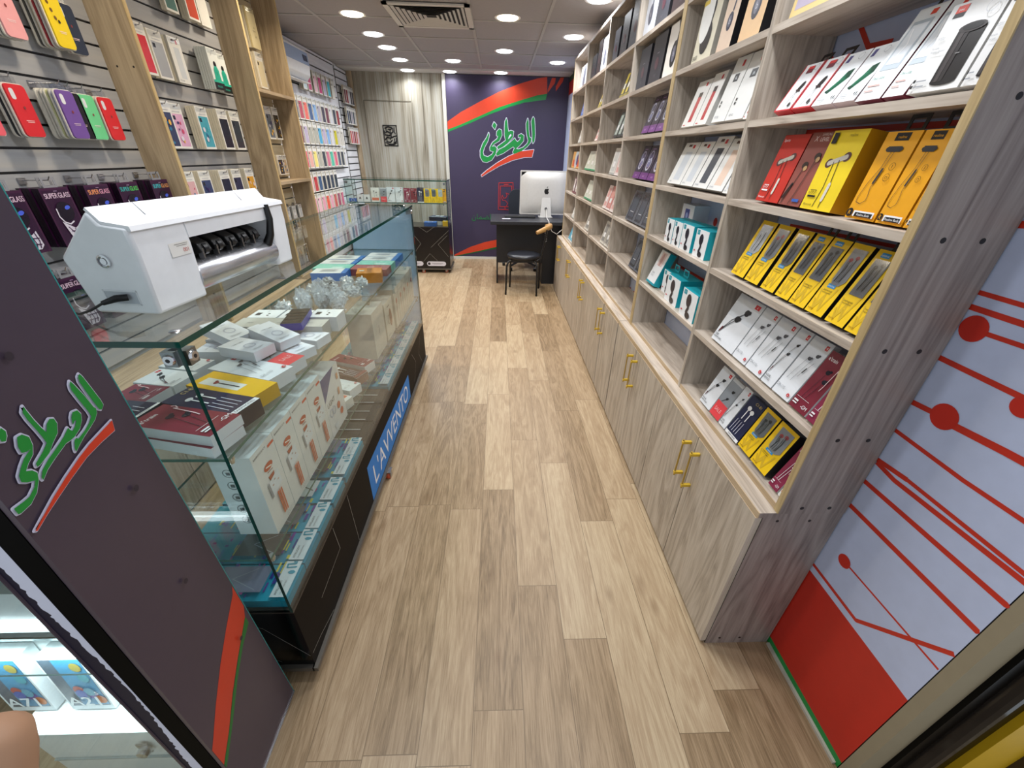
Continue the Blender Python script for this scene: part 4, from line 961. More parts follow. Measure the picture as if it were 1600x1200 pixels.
def cutter():
    t = thing('film_cutter', 'white desktop film cutting machine on the glass showcase top', 'film cutting machine', (-.682, .797, 1.1535), (0, 0, math.radians(-5.5)))
    w = '#e9ebef:.25'
    full = [(0, 0), (.006, .12), (.004, .165), (-.045, .171), (-.062, .195), (-.155, .108), (-.135, 0)]
    for y0, y1 in ((0, .135), (.425, .50)):
        b = B(); b.prism(full, lambda a, c, s: (a, y0+(y1-y0)*s, c), w); obj('end_housing', b, t, smooth=20, bevel=.007, seg=3)
    mid = [(-.085, 0), (-.085, .112), (.004, .128), (.004, .165), (-.045, .171), (-.062, .195), (-.155, .108), (-.135, 0)]
    b = B(); b.prism(mid, lambda a, c, s: (a, .134+.292*s, c), w); obj('middle_housing', b, t)
    b = B(); b.prism([(.009, .160), (.007, .169), (-.044, .176), (-.062, .199), (-.066, .195), (-.047, .170), (.004, .160)], lambda a, c, s: (a, .004+.494*s, c), '#f0f1f4:.2'); l = obj('top_cover', b, t)
    for y in (.10, .40):
        b = B(); b.prism([(-.0425, .1765), (-.062, .1995), (-.062, .198), (-.044, .1755)], lambda a, c, s: (a, y+.0012*s, c), '#6d7078:.5'); obj('cover_seam', b, l)
    b = B(); b.box(-.086, -.083, .136, .424, .005, .112, '#1c1d20:.5'); obj('inner_back', b, t)
    b = B(); b.lathe([(0, .130), (.031, .130), (.033, .134), (.033, .426), (.031, .43), (0, .43)], '#d4d5da:.25:.9', (-.026, 0, .042), 'y', 28); obj('feed_roller', b, t, smooth=40)
    for i in range(5):
        y = .165+.046*i
        b = B(); b.prism([(-.082, .075), (-.082, .114), (-.04, .122), (-.012, .108), (-.004, .090), (-.03, .082)], lambda a, c, s: (a, y+.034*s, c), '#0d0d0f:.4')
        p = obj('pinch_arm', b, t, bevel=.004)
        b = B(); b.lathe([(0, 0), (.013, 0), (.013, .012), (0, .012)], '#18181b:.35', (-.016, y+.011, .094), 'y', 16); obj('pinch_wheel', b, p, smooth=40)
        b = B(); b.box(-.016, -.004, y+.001, y+.005, .076, .098, 'steel'); obj('spring_clip', b, p)
    b = B(); b.tube([(.008, .418, .165), (.012, .416, .13), (.006, .41, .09), (-.006, .405, .065)], [.007, .008, .01, .012], '#0d0d0f:.4', 8); obj('release_lever', b, t, smooth=60)
    b = B(); b.lathe([(0, -.004), (.006, -.004), (.0065, -.0015), (.009, -.0015), (.0095, -.005), (.0125, -.004), (.0125, .002)], 'chrome', (-.066, 0, .105), 'y', 24); obj('power_button', b, t, smooth=40)
    b = B(); b.box(-.098, -.032, -.0004, .001, .022, .046, '#b9bec6:.4'); 
    for q in ((-.1, -.03, .046, .049), (-.1, -.03, .019, .022), (-.1, -.098, .019, .049), (-.032, -.03, .019, .049)): b.box(q[0], q[1], -.001, .001, q[2], q[3], '#dfe2e6:.3')
    obj('port_recess', b, t)
    b = B(); b.frame(lambda u, v, d: (.0035+(v-.11)*.0-.0+d+.0026, u, v)); 
    b.rect(.072, .098, .125, .125, '#e4e2de:.4'); b.txt('100', .119, .112, .008, '#c2504a:.4', 'l', PI); b.rect(.09, .117, .118, .118, '#8a8680'); b.rect(.085, .1205, .12, .1215, '#8a8680')
    obj('price_sticker', b, t)
    for x, y in ((-.12, .02), (-.02, .02), (-.02, .47), (-.12, .47)):
        b = B(); b.lathe([(0, -.0005), (.008, -.0005), (.008, .004), (0, .004)], '#17171a', (x, y, 0), 'z', 12); obj('rubber_foot', b, t)
    c = thing('power_cable', 'black barrel plug and cable leading out of the white cutter', 'cable', (-.682, .797, 1.1535), (0, 0, math.radians(-5.5)))
    b = B(); b.tube([(-.05, -.003, .036), (-.062, -.016, .037), (-.083, -.026, .030)], [.0065, .0068, .0045], '#101013:.45', 12); obj('plug', b, c, smooth=50)
    b = B(); b.tube([(-.083, -.026, .030), (-.11, -.03, .016), (-.15, -.02, .003), (-.22, .0, .0015), (-.29, .05, .0015)], .0024, '#101013:.45', 8); obj('wire', b, c, smooth=50)
cutter()

UP, LOW, DK = .8735, .5455, .3355
def showcase_goods():
    n = 'earphone_box'
    L = lying
    L(n, 'train', (.088, .21, .026), -.695, .752, UP, -13, 'lower maroon earphone box of the pair at the showcase entrance end', 'earphone box')
    L(n, 'train', (.086, .205, .026), -.692, .756, UP+.0262, -12, 'upper maroon earphone box of the pair at the showcase entrance end', 'earphone box')
    L(n, 'navy', (.078, .21, .045), -.695, .848, UP, -15, 'navy earphone box lying between maroon and yellow boxes in the showcase', 'earphone box')
    L(n, 'navy', (.08, .11, .04), -.872, .812, UP, -8, 'short blue earphone box lying towards the back of the showcase shelf', 'earphone box')
    L(n, 'yflat', (.082, .21, .04), -.697, .938, UP, -17, 'yellow boxed earphones with open window lying in the showcase', 'earphone box')
    L(n, 'ear2', (.088, .21, .04), -.697, 1.030, UP, -18, 'white earphone box lying next to the yellow one in the showcase', 'earphone box')
    L(n, 'greyred', (.068, .20, .035), -.690, 1.116, UP, -17, 'grey earphone box with red end lying in the showcase', 'earphone box')
    L(n, 'train', (.075, .10, .035), -.905, .90, UP, -8, 'maroon earphone box half hidden behind the yellow box in the showcase', 'earphone box')
    L(n, 'ear', (.08, .12, .03), -.905, .99, UP, -10, 'white earphone box with red badge at the shelf back edge', 'earphone box')
    L(n, 'ear2', (.07, .12, .03), -.905, 1.075, UP, -12, 'second white earphone box with red badge at the shelf back edge', 'earphone box')
    m = 'charger_box'
    # rows of white boxes
    k = 0
    for x, y, ww, hh, t, key, la in [(-.85, 1.44, .085, .10, .05, 'lcd3', 'white charger box with dark square, back of the far white row'), (-.742, 1.44, .085, .10, .05, 'lcd3', 'white charger box with dark square, middle of the far white row'), (-.633, 1.44, .085, .10, .055, 'lcd3', 'white charger box with dark square, front of the far white row'),
                              (-.86, 1.352, .085, .10, .05, 'plainw', 'plain white box at the back behind the black carton'), (-.76, 1.352, .085, .10, .05, 'plainw', 'plain white box right under the black carton'), (-.655, 1.352, .07, .10, .05, 'plainw', 'plain white box under the front end of the black carton'),
                              (-.88, 1.25, .085, .10, .045, 'usb', 'white cable box at the shelf back before the plain boxes'), (-.775, 1.25, .085, .10, .045, 'usb', 'white cable box second from the shelf back'), (-.87, 1.165, .07, .10, .04, 'usb', 'white cable box beside the white earphone boxes'), (-.585, 1.34, .08, .0, .0, None, '')]:
        if not key: continue
        L(m, key, (ww, hh, t), x, y, UP, 0, la, 'charger box', 'white boxes on the upper showcase shelf')
    L('phone_carton', 'phoneflat', (.065, .15, .025), -.70, 1.352, UP+.0505, -80, 'slim black carton with purple edge lying on plain white boxes', 'carton')
    for i, (x, y, z, ry, tl, la) in enumerate([(-.85, 1.205, UP+.043, -25, 10, 'white cable box tilted at the back of the loose heap'), (-.705, 1.205, UP+.036, -25, 10, 'white cable box tilted in the middle of the loose heap'), (-.662, 1.20, UP+.0, -28, 0, 'white cable box with lilac cable picture lying at the glass'), (-.652, 1.292, UP+.0, -14, 0, 'white cable box lying at the glass before plain white boxes'), (-.745, 1.115, UP+.042, -18, 0, 'white cable box with blue corner in the loose heap')]):
        w, h, t = .075, .13, .03; r = math.radians(ry); up = Vector((-math.cos(r), -math.sin(r)))
        product(m, 'usb', (w, h, t), (x-up.x*h/2, y-up.y*h/2, z+t), (-PI/2+math.radians(tl), 0, PI/2+r), la, 'cable box', 'loose white cable boxes in the showcase', tab='#e8e8ee:.3')
    # bagged cables
    rr = random.Random(11)
    spots = [(-.84, 1.585), (-.74, 1.58), (-.655, 1.60), (-.585, 1.59), (-.81, 1.70), (-.72, 1.71), (-.63, 1.72), (-.82, 1.83), (-.73, 1.85), (-.64, 1.85), (-.585, 1.80), (-.79, 1.95), (-.69, 1.965), (-.60, 1.95)]
    for i, (x, y) in enumerate(spots):
        tall = i in (1, 2, 3, 5)
        row = 'first row' if y < 1.65 else 'second row' if y < 1.78 else 'third row' if y < 1.9 else 'last row'
        t = tag(None or link('bagged_cable', None, None, (-.86+(x+.84)*.84, y, UP), (0, 0, rr.uniform(-.5, .5))), 'clear plastic bag with a coiled cable, %s from entrance, %s from showcase back' % (row, ORD[sum(1 for a in spots if abs(a[1]-y) < .07 and a[0] < x-.001)]), 'cable', 'bagged cables on the upper shelf')
        hx, hy, hz = .033, (.025 if tall else .034), (.055 if tall else .026)
        me = bmesh.new(); bmesh.ops.create_icosphere(me, subdivisions=3, radius=1)
        for v in me.verts:
            q = .9 + .22*math.sin(v.co.x*9+i*2) * math.cos(v.co.y*8+i) + .1*math.sin(v.co.z*14+v.co.x*11+i) + rr.uniform(-.09, .09)
            v.co = Vector((v.co.x*hx*q, v.co.y*hy*q*(1-.5*max(0, v.co.z) if tall else 1), hz + v.co.z*hz*(q if v.co.z > 0 else 1)))
            v.co.z = max(v.co.z, .0008)
        d = bpy.data.meshes.new('plastic_bag'); me.to_mesh(d); me.free(); d.materials.append(M('bag')); link('plastic_bag', d, t)
        b = B(); c = ['#e6e6e8:.4', '#e6e6e8:.4', '#26262a:.4'][i % 3]
        b.tube([(.026*math.cos(a*.8)*(1-.03*a), .016*math.sin(a*.8)*(1-.02*a), .012+.0015*a+.012*math.sin(a*.8+i)*.5) for a in range(26)], .0032, c, 6); obj('cable_coil', b, t, smooth=60)
        b = B(); b.box(-.012, .012, -.008, .008, .008, hz*1.3, c); obj('plug', b, t, rot=(0, .3, .4), bevel=.003)
    L(m, 'ldn', (.11, .12, .05), -.655, 2.085, UP, 90-78, 'orange charger box near the front glass, past the bagged cables', 'charger box')
    L(m, 'blueband', (.10, .17, .04), -.86, 2.11, UP, 4, 'white cable box at the shelf back past the bagged cables', 'charger box')
    for x, y, z, key, la in [(-.885, 2.225, UP, 'mint', 'mint green flat box at the shelf back before the blue boxes'), (-.885, 2.33, UP, 'blueband', 'white and blue box at the shelf back, entrance side of two'), (-.885, 2.44, UP, 'blueband', 'white and blue box at the shelf back, desk side of two'),
                             (-.685, 2.215, UP, 'pinkflat', 'dusty red flat box right behind the orange charger box'), (-.685, 2.32, UP, 'mint', 'mint green flat box at the front glass'), (-.685, 2.425, UP, 'blueband', 'white and blue box at the front glass beside the mint one'), (-.685, 2.53, UP, 'blueband', 'white and blue box at the front glass by the blue end pane')]:
        L('adapter_box', key, (.10, .19, .035 if z == UP else .04), x, y, UP, 0, la, 'adapter box', 'flat boxes at the far end of the upper shelf')
    # lower shelf
    icons = lambda a: [(a.O(.35, .82-.15*i, .12, .02, '#5a6266:.4'), a.R(.3, .80-.15*i, .4, .835-.15*i, '#2b3034:.4')) for i in range(5)]
    for i in range(4):
        product('light_stick_box', 'stick', (.104, .262, .10), (-.592, .815+.1055*i, LOW), (0, 0, FACE_E), '%s of the four white boxes with an orange microphone, counted from the entrance' % ORD[i], 'boxed light stick', 'boxes with orange picture on the lower shelf', sideart=icons)
    product('light_stick_box', 'light', (.155, .235, .09), (-.592, 1.262, LOW), (0, 0, FACE_E), 'white box with a blue corner reading LIGHT behind the glass', 'boxed light')
    for y, z, key, la, tn in [(1.41, 0, 'wband', 'white earphone box with orange band lying on the lower shelf', -20), (1.52, 0, 'ear2', 'white earphone box on the lower shelf beside the orange-banded one', -20), (1.63, 0, 'brown', 'dark brown earphone box lying on the lower shelf', -22), (1.74, .0, 'train', 'maroon earphone box lying beside the dark brown one, lower shelf', -20)]:
        L(n, key, (.075, .20, .04), -.695, y, LOW, tn, la, 'earphone box', None)
    product('tall_carton', 'plainw', (.20, .235, .12), (-.60, 1.93, LOW), (0, 0, FACE_E), 'plain white tall carton standing on the lower showcase shelf', 'carton')
    product('tall_carton', 'tallw', (.17, .205, .11), (-.60, 2.14, LOW), (0, 0, FACE_E), 'cream carton with a brown oval picture standing on the lower showcase shelf', 'carton')
    for i in range(5):
        product('tall_carton', 'kit', (.105, .225, .09), (-.595, 2.31+.112*i, LOW), (0, 0, FACE_E), 'narrow cream carton with red picture, %s of five from the entrance, lower shelf' % ORD[i], 'carton', 'five red-picture cartons in the showcase')
    # deck
    spec = [(.745, 'film2'), (.863, 'film1'), (.981, 'film0'), (1.105, 'film3'), (1.235, 'film1'), (1.35, 'film2')]
    lab = ['with lilac sheet at the entrance end', 'with charcoal sheet, second from the entrance', 'with grey sheet, third from the entrance', 'with a black and white bag picture', 'with charcoal sheet, fifth from the entrance', 'with lilac marbled sheet before the brown phones']
    for (y, k), la in zip(spec, lab): L('film_carton', k, (.113, .385, .028), -.775, y, DK, 0, 'teal film carton %s, showcase bottom' % la, 'film carton', 'teal film cartons on the showcase floor')
    for i, y in enumerate((1.49, 1.64, 1.79)): L('film_carton', 'phones', (.14, .38, .02), -.772, y, DK, 0, 'brown flat carton, %s of three between the teal ones, showcase bottom' % ORD[i], 'film carton', 'brown cartons on the showcase floor')
    for i in range(8): L('film_carton', 'film%d' % ((i*2+1) % 3), (.112, .385, .028), -.775, 1.93+.117*i, DK, 0, 'teal film carton, %s beyond the brown ones, showcase bottom' % ORD[i], 'film carton', 'teal film cartons on the showcase floor')
    # loose plug on a white lead at the shelf back
    for z, y, la in ((UP, .755, 'dark plug on a white lead at the back of the upper glass shelf'), (LOW, .83, 'dark plug on a thin lead at the back of the lower glass shelf')):
        t = thing('lead_plug', la, 'cable', (-.966, y, z))
        b = B(); b.blob((.01, .03, .02), (.02, .032, .018), '#1c2430:.35', 12, 8); obj('plug', b, t, smooth=60)
        b = B(); b.tube([(.0, .03, .03), (-.012, .05, .06), (-.022, .07, .12), (-.03, .09, .2)], .003, '#cfd6d8:.4', 6); obj('lead', b, t)
        b = B(); b.tube([(.0, .005, .016), (-.012, -.02, .008), (-.025, -.05, .005)], .005, '#dfe3e4:.4', 8); obj('lead', b, t)
showcase_goods()
# ------------------------------------------------------------------ goods on the open shelving
LEVEL = {'f': 'bottom shelf', 'e': 'second shelf', 'd': 'third shelf', 'c': 'fourth shelf', 'b': 'fifth shelf', 'a': 'sixth shelf', 't': 'seventh shelf'}
BAYS = ['entrance bay', 'second bay', 'third bay', 'fourth bay', 'fifth bay', 'desk-end bay']
def stock(bay, lev, items):
    """items from the far end: (y_far, y_near, art, height, depth, lean, name, description, extras)"""
    descs = [i[7] for i in items]; grp = None
    for n, (yf, yn, key, h, t, lean, name, desc, kw) in enumerate(items):
        same = [j for j, d in enumerate(descs) if d == desc]
        if len(same) > 1:
            q = len(same)-1-same.index(n)
            la = '%s, %s from the entrance, %s, %s' % (desc, ORD[q], LEVEL[lev], BAYS[bay]); grp = '%s boxes, %s of the %s' % (key, LEVEL[lev], BAYS[bay])
        else: la = '%s on the %s, %s' % (desc, LEVEL[lev], BAYS[bay]); grp = None
        x = .768 + kw.pop('dx', 0); a = math.radians(lean)
        product(name, key, (round(yf-yn-.003, 4), h, t), (x, (yf+yn)/2, SH[lev]+t*math.sin(a)+.0004), (-a, 0, FACE_W), la, 'box', grp, **kw)
BT = '#17171a:.4'
RED_, DK_, CL_ = ('#a8323c:.3', '#8d9095:.25'), ('#2c2d31:.3', '#6f7276:.25'), ('#d9dadc:.3', '#c9ccce:.25')
SQ_ = DK_ + (1,)
stock(0, 'b', [(1.33, 1.256, 'mic', .118, .03, 28, 'microphone_box', 'white red-edged microphone box', {'tab': BT}), (1.255, 1.177, 'mic', .118, .03, 28, 'microphone_box', 'white red-edged microphone box', {'tab': BT}),
    (1.176, 1.104, 'green', .115, .03, 28, 'earpiece_box', 'white box with a green earpiece', {}), (1.103, 1.036, 'green', .115, .03, 28, 'earpiece_box', 'white box with a green earpiece', {}),
    (1.034, .966, 'clearbox', .165, .025, 24, 'cable_box', 'tall white box with a clear window', {'tab': BT}), (.964, .912, 'clearbox', .165, .025, 24, 'cable_box', 'tall white box with a clear window', {'tab': BT}),
    (.908, .808, 'speaker', .128, .055, 10, 'speaker_box', 'white box picturing a black speaker', {}), (.806, .760, 'speaker', .128, .055, 10, 'speaker_box', 'white box picturing a black speaker', {})])
stock(0, 'c', [(1.296, 1.186, 'redbt', .168, .035, 12, 'headset_box', 'red bluetooth headset box', {}), (1.184, 1.095, 'level', .17, .035, 12, 'headset_box', 'brown earphone box with copper earbuds', {}), (1.093, .984, 'i777', .168, .05, 8, 'headset_box', 'bright yellow bluetooth headset box', {}),
    (.938, .857, 'buds', .162, .03, 8, 'headset_box', 'orange neckband headset box', {'tab': BT}), (.855, .792, 'buds', .162, .03, 8, 'headset_box', 'orange neckband headset box', {'tab': BT}), (.790, .760, 'buds', .162, .03, 8, 'headset_box', 'orange neckband headset box', {})])
yl = []
for i, (f, n, k, w) in enumerate([(1.315, 1.238, 'ywin2', CL_), (1.232, 1.158, 'ywin2', RED_), (1.145, 1.08, 'ywin2', DK_), (1.073, 1.014, 'ywin', SQ_), (1.012, .95, 'ywin', SQ_), (.948, .886, 'ywin2', RED_), (.877, .818, 'ywin', SQ_), (.815, .760, 'ywin', SQ_)]):
    yl.append((f, n, k, .172, .026, 20, 'earphone_box', 'yellow windowed earphone box with %s wires' % {CL_: 'white', RED_: 'red', DK_: 'black', SQ_: 'dark grey'}[w], {'win': w, 'tab': BT if i in (3, 4, 6) else None}))
stock(0, 'd', yl)
stock(0, 'e', [(1.32, 1.174, 'earx', .175, .02, 21, 'earphone_box', 'wide white earphone box', {}), (1.172, 1.094, 'ear2', .175, .02, 21, 'earphone_box', 'white earphone box with grey buds', {}), (1.092, 1.009, 'ear2', .175, .02, 21, 'earphone_box', 'white earphone box with grey buds', {}), (1.007, .954, 'ear', .175, .02, 21, 'earphone_box', 'narrow white earphone box with black buds', {}),
    (.952, .879, 'ear2', .175, .02, 21, 'earphone_box', 'white earphone box with grey buds', {}), (.877, .812, 'train', .165, .02, 20, 'earphone_box', 'maroon earphone box with dark buds', {}), (.81, .760, 'trainw', .165, .02, 20, 'earphone_box', 'maroon earphone box with white buds', {})])
stock(0, 'f', [(1.279, 1.2, 'ear', .155, .02, 21, 'earphone_box', 'white earphone box with red remote', {}), (1.198, 1.131, 'greyred', .15, .02, 21, 'earphone_box', 'grey and red earphone box', {}), (1.129, 1.085, 'ear', .155, .02, 21, 'earphone_box', 'narrow white earphone box between grey and navy ones', {}), (1.083, 1.006, 'navy', .15, .02, 21, 'earphone_box', 'navy earphone box with white buds', {}),
    (1.002, .932, 'ywin2', .15, .035, 20, 'earphone_box', 'yellow windowed earphone box with black wires', {'win': DK_}), (.929, .850, 'ywin2', .15, .035, 20, 'earphone_box', 'yellow windowed earphone box with red wires', {'win': RED_}), (.832, .790, 'trainw', .145, .02, 21, 'earphone_box', 'magenta earphone box with white buds', {}), (.788, .760, 'wband', .13, .02, 21, 'earphone_box', 'white box with an orange text block', {})])
stock(0, 'a', [(1.385, 1.20, 'poster', .19, .05, 6, 'framed_box', 'lilac box with a cream frame', {})])
stock(1, 'a', [(2.009, 1.842, 'bass', .193, .07, 4, 'headphone_box', 'cream box picturing black headphones', {}), (1.80, 1.70, 'peach2', .193, .085, 4, 'headphone_box', 'narrow peach headphone box with black sides', {}), (1.65, 1.524, 'peach', .193, .085, 4, 'headphone_box', 'wide peach headphone box with black sides', {})])
stock(1, 'b', [(1.983, 1.862, 'redbar', .16, .035, 16, 'powerbank_box', 'white box with a red power bank', {}), (1.86, 1.754, 'redbar', .17, .035, 16, 'powerbank_box', 'white box with a red power bank', {}), (1.71, 1.611, 'lcd', .19, .045, 14, 'powerbank_box', 'white box with a small black screen', {}), (1.609, 1.494, 'lcd', .188, .045, 14, 'powerbank_box', 'white box with a small black screen', {}), (1.492, 1.464, 'redbar', .15, .03, 16, 'powerbank_box', 'sliver of a white box by the divider', {})])
stock(1, 'c', [(2.024, 1.876, 'whitecase', .165, .04, 20, 'powerbank_box', 'white box with a pale grey power bank', {}), (1.874, 1.752, 'whitecase', .165, .04, 20, 'powerbank_box', 'white box with a pale grey power bank', {}), (1.749, 1.626, 'darkcase', .18, .04, 20, 'powerbank_box', 'white box with a charcoal power bank', {}), (1.623, 1.507, 'peachcase', .17, .04, 20, 'powerbank_box', 'white box with a peach power bank', {}), (1.504, 1.46, 'whitecase', .14, .03, 20, 'powerbank_box', 'slim white box at the divider', {})])
stock(1, 'd', [(2.03, 1.90, 'phonebox', .15, .07, 0, 'phone_box', 'white box picturing a blue phone', {'dx': .10}), (1.93, 1.845, 'holder', .098, .09, 0, 'phone_holder_box', 'white and turquoise phone holder box', {}), (1.841, 1.754, 'holder', .098, .09, 0, 'phone_holder_box', 'white and turquoise phone holder box', {}), (1.752, 1.645, 'holder', .1, .09, 0, 'phone_holder_box', 'white and turquoise phone holder box', {}), (1.62, 1.515, 'holder', .1, .09, 0, 'phone_holder_box', 'white and turquoise phone holder box', {})])
stock(1, 'e', [(2.06, 1.95, 'holdtall', .165, .035, 20, 'selfie_stick_box', 'tall white and turquoise selfie stick box', {}), (1.92, 1.81, 'holder', .105, .07, 0, 'phone_holder_box', 'white and turquoise phone holder box', {'dx': .03, 'tab': '#18a5b4'}), (1.795, 1.655, 'holder', .115, .095, 0, 'phone_holder_box', 'white and turquoise phone holder box', {'tab': '#18a5b4'}), (1.60, 1.465, 'holder', .11, .095, 0, 'phone_holder_box', 'white and turquoise phone holder box', {'dx': -.008})])
stock(2, 't', [(2.765, 2.602, 'headw2', .20, .08, 3, 'headphone_box', 'pale grey headphone box', {}), (2.58, 2.40, 'dark2', .20, .08, 3, 'headphone_box', 'slate grey headphone box', {}), (2.36, 2.15, 'dark3', .20, .08, 3, 'headphone_box', 'dark brown headphone box', {})])
stock(2, 'a', [(2.762, 2.59, 'dark2', .18, .08, 3, 'headphone_box', 'slate grey headphone box', {}), (2.55, 2.37, 'dark', .195, .08, 3, 'headphone_box', 'near-black headphone box', {}), (2.34, 2.152, 'headw', .193, .08, 3, 'headphone_box', 'cream box picturing one black headphone', {})])
def trio(bay, lev, ys, keys, h, t, lean, name, descs):
    stock(bay, lev, [(ys[i], ys[i+1]+.004, keys[i % len(keys)], h, t, lean, name, descs[i % len(descs)], {}) for i in range(len(ys)-1)])
trio(2, 'b', [2.53, 2.422, 2.313, 2.189], ['purple'], .17, .03, 18, 'screen_protector_box', ['dark purple box with silver rings'])
trio(2, 'c', [2.575, 2.453, 2.319, 2.181], ['purple'], .165, .03, 18, 'screen_protector_box', ['dark purple box with silver rings'])
trio(2, 'd', [2.596, 2.434, 2.301, 2.17], ['casebox'], .165, .03, 16, 'case_box', ['clear box with a charcoal phone case'])
trio(2, 'e', [2.391, 2.274, 2.16], ['casebox'], .165, .03, 16, 'case_box', ['clear box with a charcoal phone case'])
stock(3, 't', [(3.44, 3.30, 'dark2', .17, .08, 3, 'headphone_box', 'low slate headphone box', {}), (3.25, 3.09, 'dark', .205, .08, 3, 'headphone_box', 'glossy near-black headphone box', {}), (3.05, 2.86, 'dark2', .235, .08, 3, 'headphone_box', 'tall slate headphone box', {})])
trio(3, 'a', [3.11, 3.018, 2.932, 2.85], ['slimyellow'], .145, .025, 18, 'slim_box', ['slim yellow and black box'])
trio(3, 'b', [3.151, 3.049, 2.953, 2.85], ['slimdark'], .15, .025, 18, 'slim_box', ['slim dark green box'])
trio(3, 'c', [3.136, 2.992, 2.86], ['slimwhite', 'slimpink'], .16, .025, 12, 'slim_box', ['clear pale blister pack', 'pink blister pack'])
trio(3, 'd', [3.207, 3.104, 2.988, 2.88], ['slimpink', 'slimred', 'slimpink'], .155, .025, 16, 'slim_box', ['pale pink slim box', 'coral slim box', 'blush slim box'])
trio(3, 'e', [3.158, 3.029, 2.929, 2.83], ['slimgrey'], .155, .025, 16, 'slim_box', ['slim grey pouch box'])
stock(4, 't', [(4.17, 4.0, 'dark2', .155, .08, 3, 'headphone_box', 'low blue-grey headphone box', {}), (3.96, 3.83, 'dark3', .215, .08, 3, 'headphone_box', 'dark headphone box', {}), (3.80, 3.60, 'headw2', .20, .08, 3, 'headphone_box', 'white headphone box', {})])
trio(4, 'a', [3.75, 3.69, 3.63], ['slimyellow'], .12, .025, 18, 'slim_box', ['slim yellow and black box'])
stock(4, 'b', [(3.74, 3.65, 'slimpink', .12, .02, 18, 'slim_box', 'pale pink slim box', {})])
trio(4, 'c', [4.055, 3.877, 3.739, 3.587], ['slimgreen'], .15, .025, 18, 'slim_box', ['white slim box with green foot'])
trio(4, 'd', [3.957, 3.83, 3.70, 3.58], ['slimgreen'], .15, .025, 18, 'slim_box', ['white slim box with green foot'])
stock(4, 'e', [(3.789, 3.62, 'slimgrey', .145, .025, 16, 'slim_box', 'grey slim box', {})])
stock(5, 't', [(4.67, 4.36, 'headw2', .16, .06, 4, 'headphone_box', 'pale headphone box', {})])
stock(5, 'a', [(4.50, 4.345, 'bluebox', .12, .03, 12, 'slim_box', 'royal blue box', {})])
stock(5, 'b', [(4.52, 4.345, 'slimwhite', .12, .03, 14, 'slim_box', 'white slim box', {})])
stock(5, 'c', [(4.80, 4.32, 'orangebox', .145, .04, 8, 'toy_box', 'large orange picture box', {})])
trio(5, 'd', [4.614, 4.49, 4.335], ['smallred'], .145, .03, 10, 'slim_box', ['small dark red box'])
stock(5, 'e', [(4.52, 4.33, 'slimwhite', .12, .03, 16, 'slim_box', 'white slim box', {})])
stock(5, 'f', [(4.62, 4.26, 'tealslip', .13, .03, 20, 'slim_box', 'sky blue and white box', {})])

def floor_poster(y, label, pic):
    """printed white cards standing at the back of the lowest shelf"""
    t = tag(link('printed_card', None, None, (.928, y, SH['f']+.001), (math.radians(-2), 0, FACE_W)), label, 'card')
    b = B(); b.box(-.08, .08, -.0015, .0015, 0, .15, '#d3d8ea:.4'); obj('card_sheet', b, t)
    b = B(); b.frame(lambda u, w, d: (u, -.0015-d, w)); pic(b); obj('card_print', b, t)
floor_poster(2.43, 'white card with a black line and a red shape on the bottom shelf, third bay', lambda b: (b.line([(-.07, .145), (-.07, .01), (-.02, .04), (-.02, .145)], .006, K), b.pol([(.03, .10), (.07, .13), (.075, .07)], Rd)))
floor_poster(3.05, 'white card with a black line on the bottom shelf, fourth bay', lambda b: b.line([(-.07, .145), (-.07, .01), (.0, .03)], .006, K))
# ------------------------------------------------------------------ slatwall stock
def wire_hook(x, y, z, L, label, grp):
    k = ('hook', round(L, 3))
    if k not in MESH:
        b = B(); b.tube([(0, 0, 0), (L, 0, .003), (L+.008, 0, .014)], .0018, '#b9b9bd:.25:1', 6); b.box(-.004, .001, -.012, .012, -.012, .008, '#b0b0b4:.3:1'); MESH[k] = b.mk('wire_hook')
    return tag(link('wire_hook', MESH[k], None, (x, y, z)), label, 'display hook', grp)
def rrect(w, h, r, n=4, c=(0, 0)):
    out = []
    for i, (sx, sy) in enumerate(((1, 1), (-1, 1), (-1, -1), (1, -1))):
        for t in range(n+1):
            a = PI/2*(i+t/n); out.append((c[0]+sx*(w/2-r)+r*math.cos(a), c[1]+sy*(h/2-r)+r*math.sin(a)))
    return out
def silicone_case(col, y, ztop, x, label, grp, w=.066, h=.142, cam='pill'):
    t = tag(link('phone_case', None, None, (x, y, ztop), (0, 0, FACE_E)), label, 'phone case', grp)
    mk = ('case', col, w, h, cam)
    if mk not in MESH:
        P = rrect(w, h, .011, 5, (0, -h/2))
        b = B(); b.prism(P, lambda a, c, s: (a, .007*s-.0075, c), col)
        b.frame(lambda u, v, d: (u, -.0077-d, v))
        if cam == 'pill': b.pol(rrect(.014, .03, .006, 4, (-w/2+.016, -.026)), '#d9dade:.3')
        elif cam == 'three':
            for i in range(3): b.ell(-w/2+.018+.004*i, -.022-.02*i, .005, .006, '#6b4a1d:.3')
        b.rect(-.012, -.098, .014, -.0965, '#f2d9da:.4'); b.rect(-.010, -.102, .012, -.1008, '#f2d9da:.4')
        b.ell(.002, -.070, .004, .005, '#00000a:.6') if cam == 'three' else b.ell(.002, -.062, .0035, .0045, '#8a3a3a:.4')
        MESH[mk] = b.mk('silicone_cover')
        b = B(); q = rrect(w+.009, h+.006, .013, 5, (0, -h/2)); b.prism(q, lambda a, c, s: (a, .005*s-.0045+.002, c), '#d7d2c8:.15')
        b.box(-.02, .02, -.001, .001, .0, .022, 'film'); MESH[mk, 1] = b.mk('clear_tray')
    link('silicone_cover', MESH[mk], t); link('clear_tray', MESH[mk, 1], t)
    return t
HX = -1.595
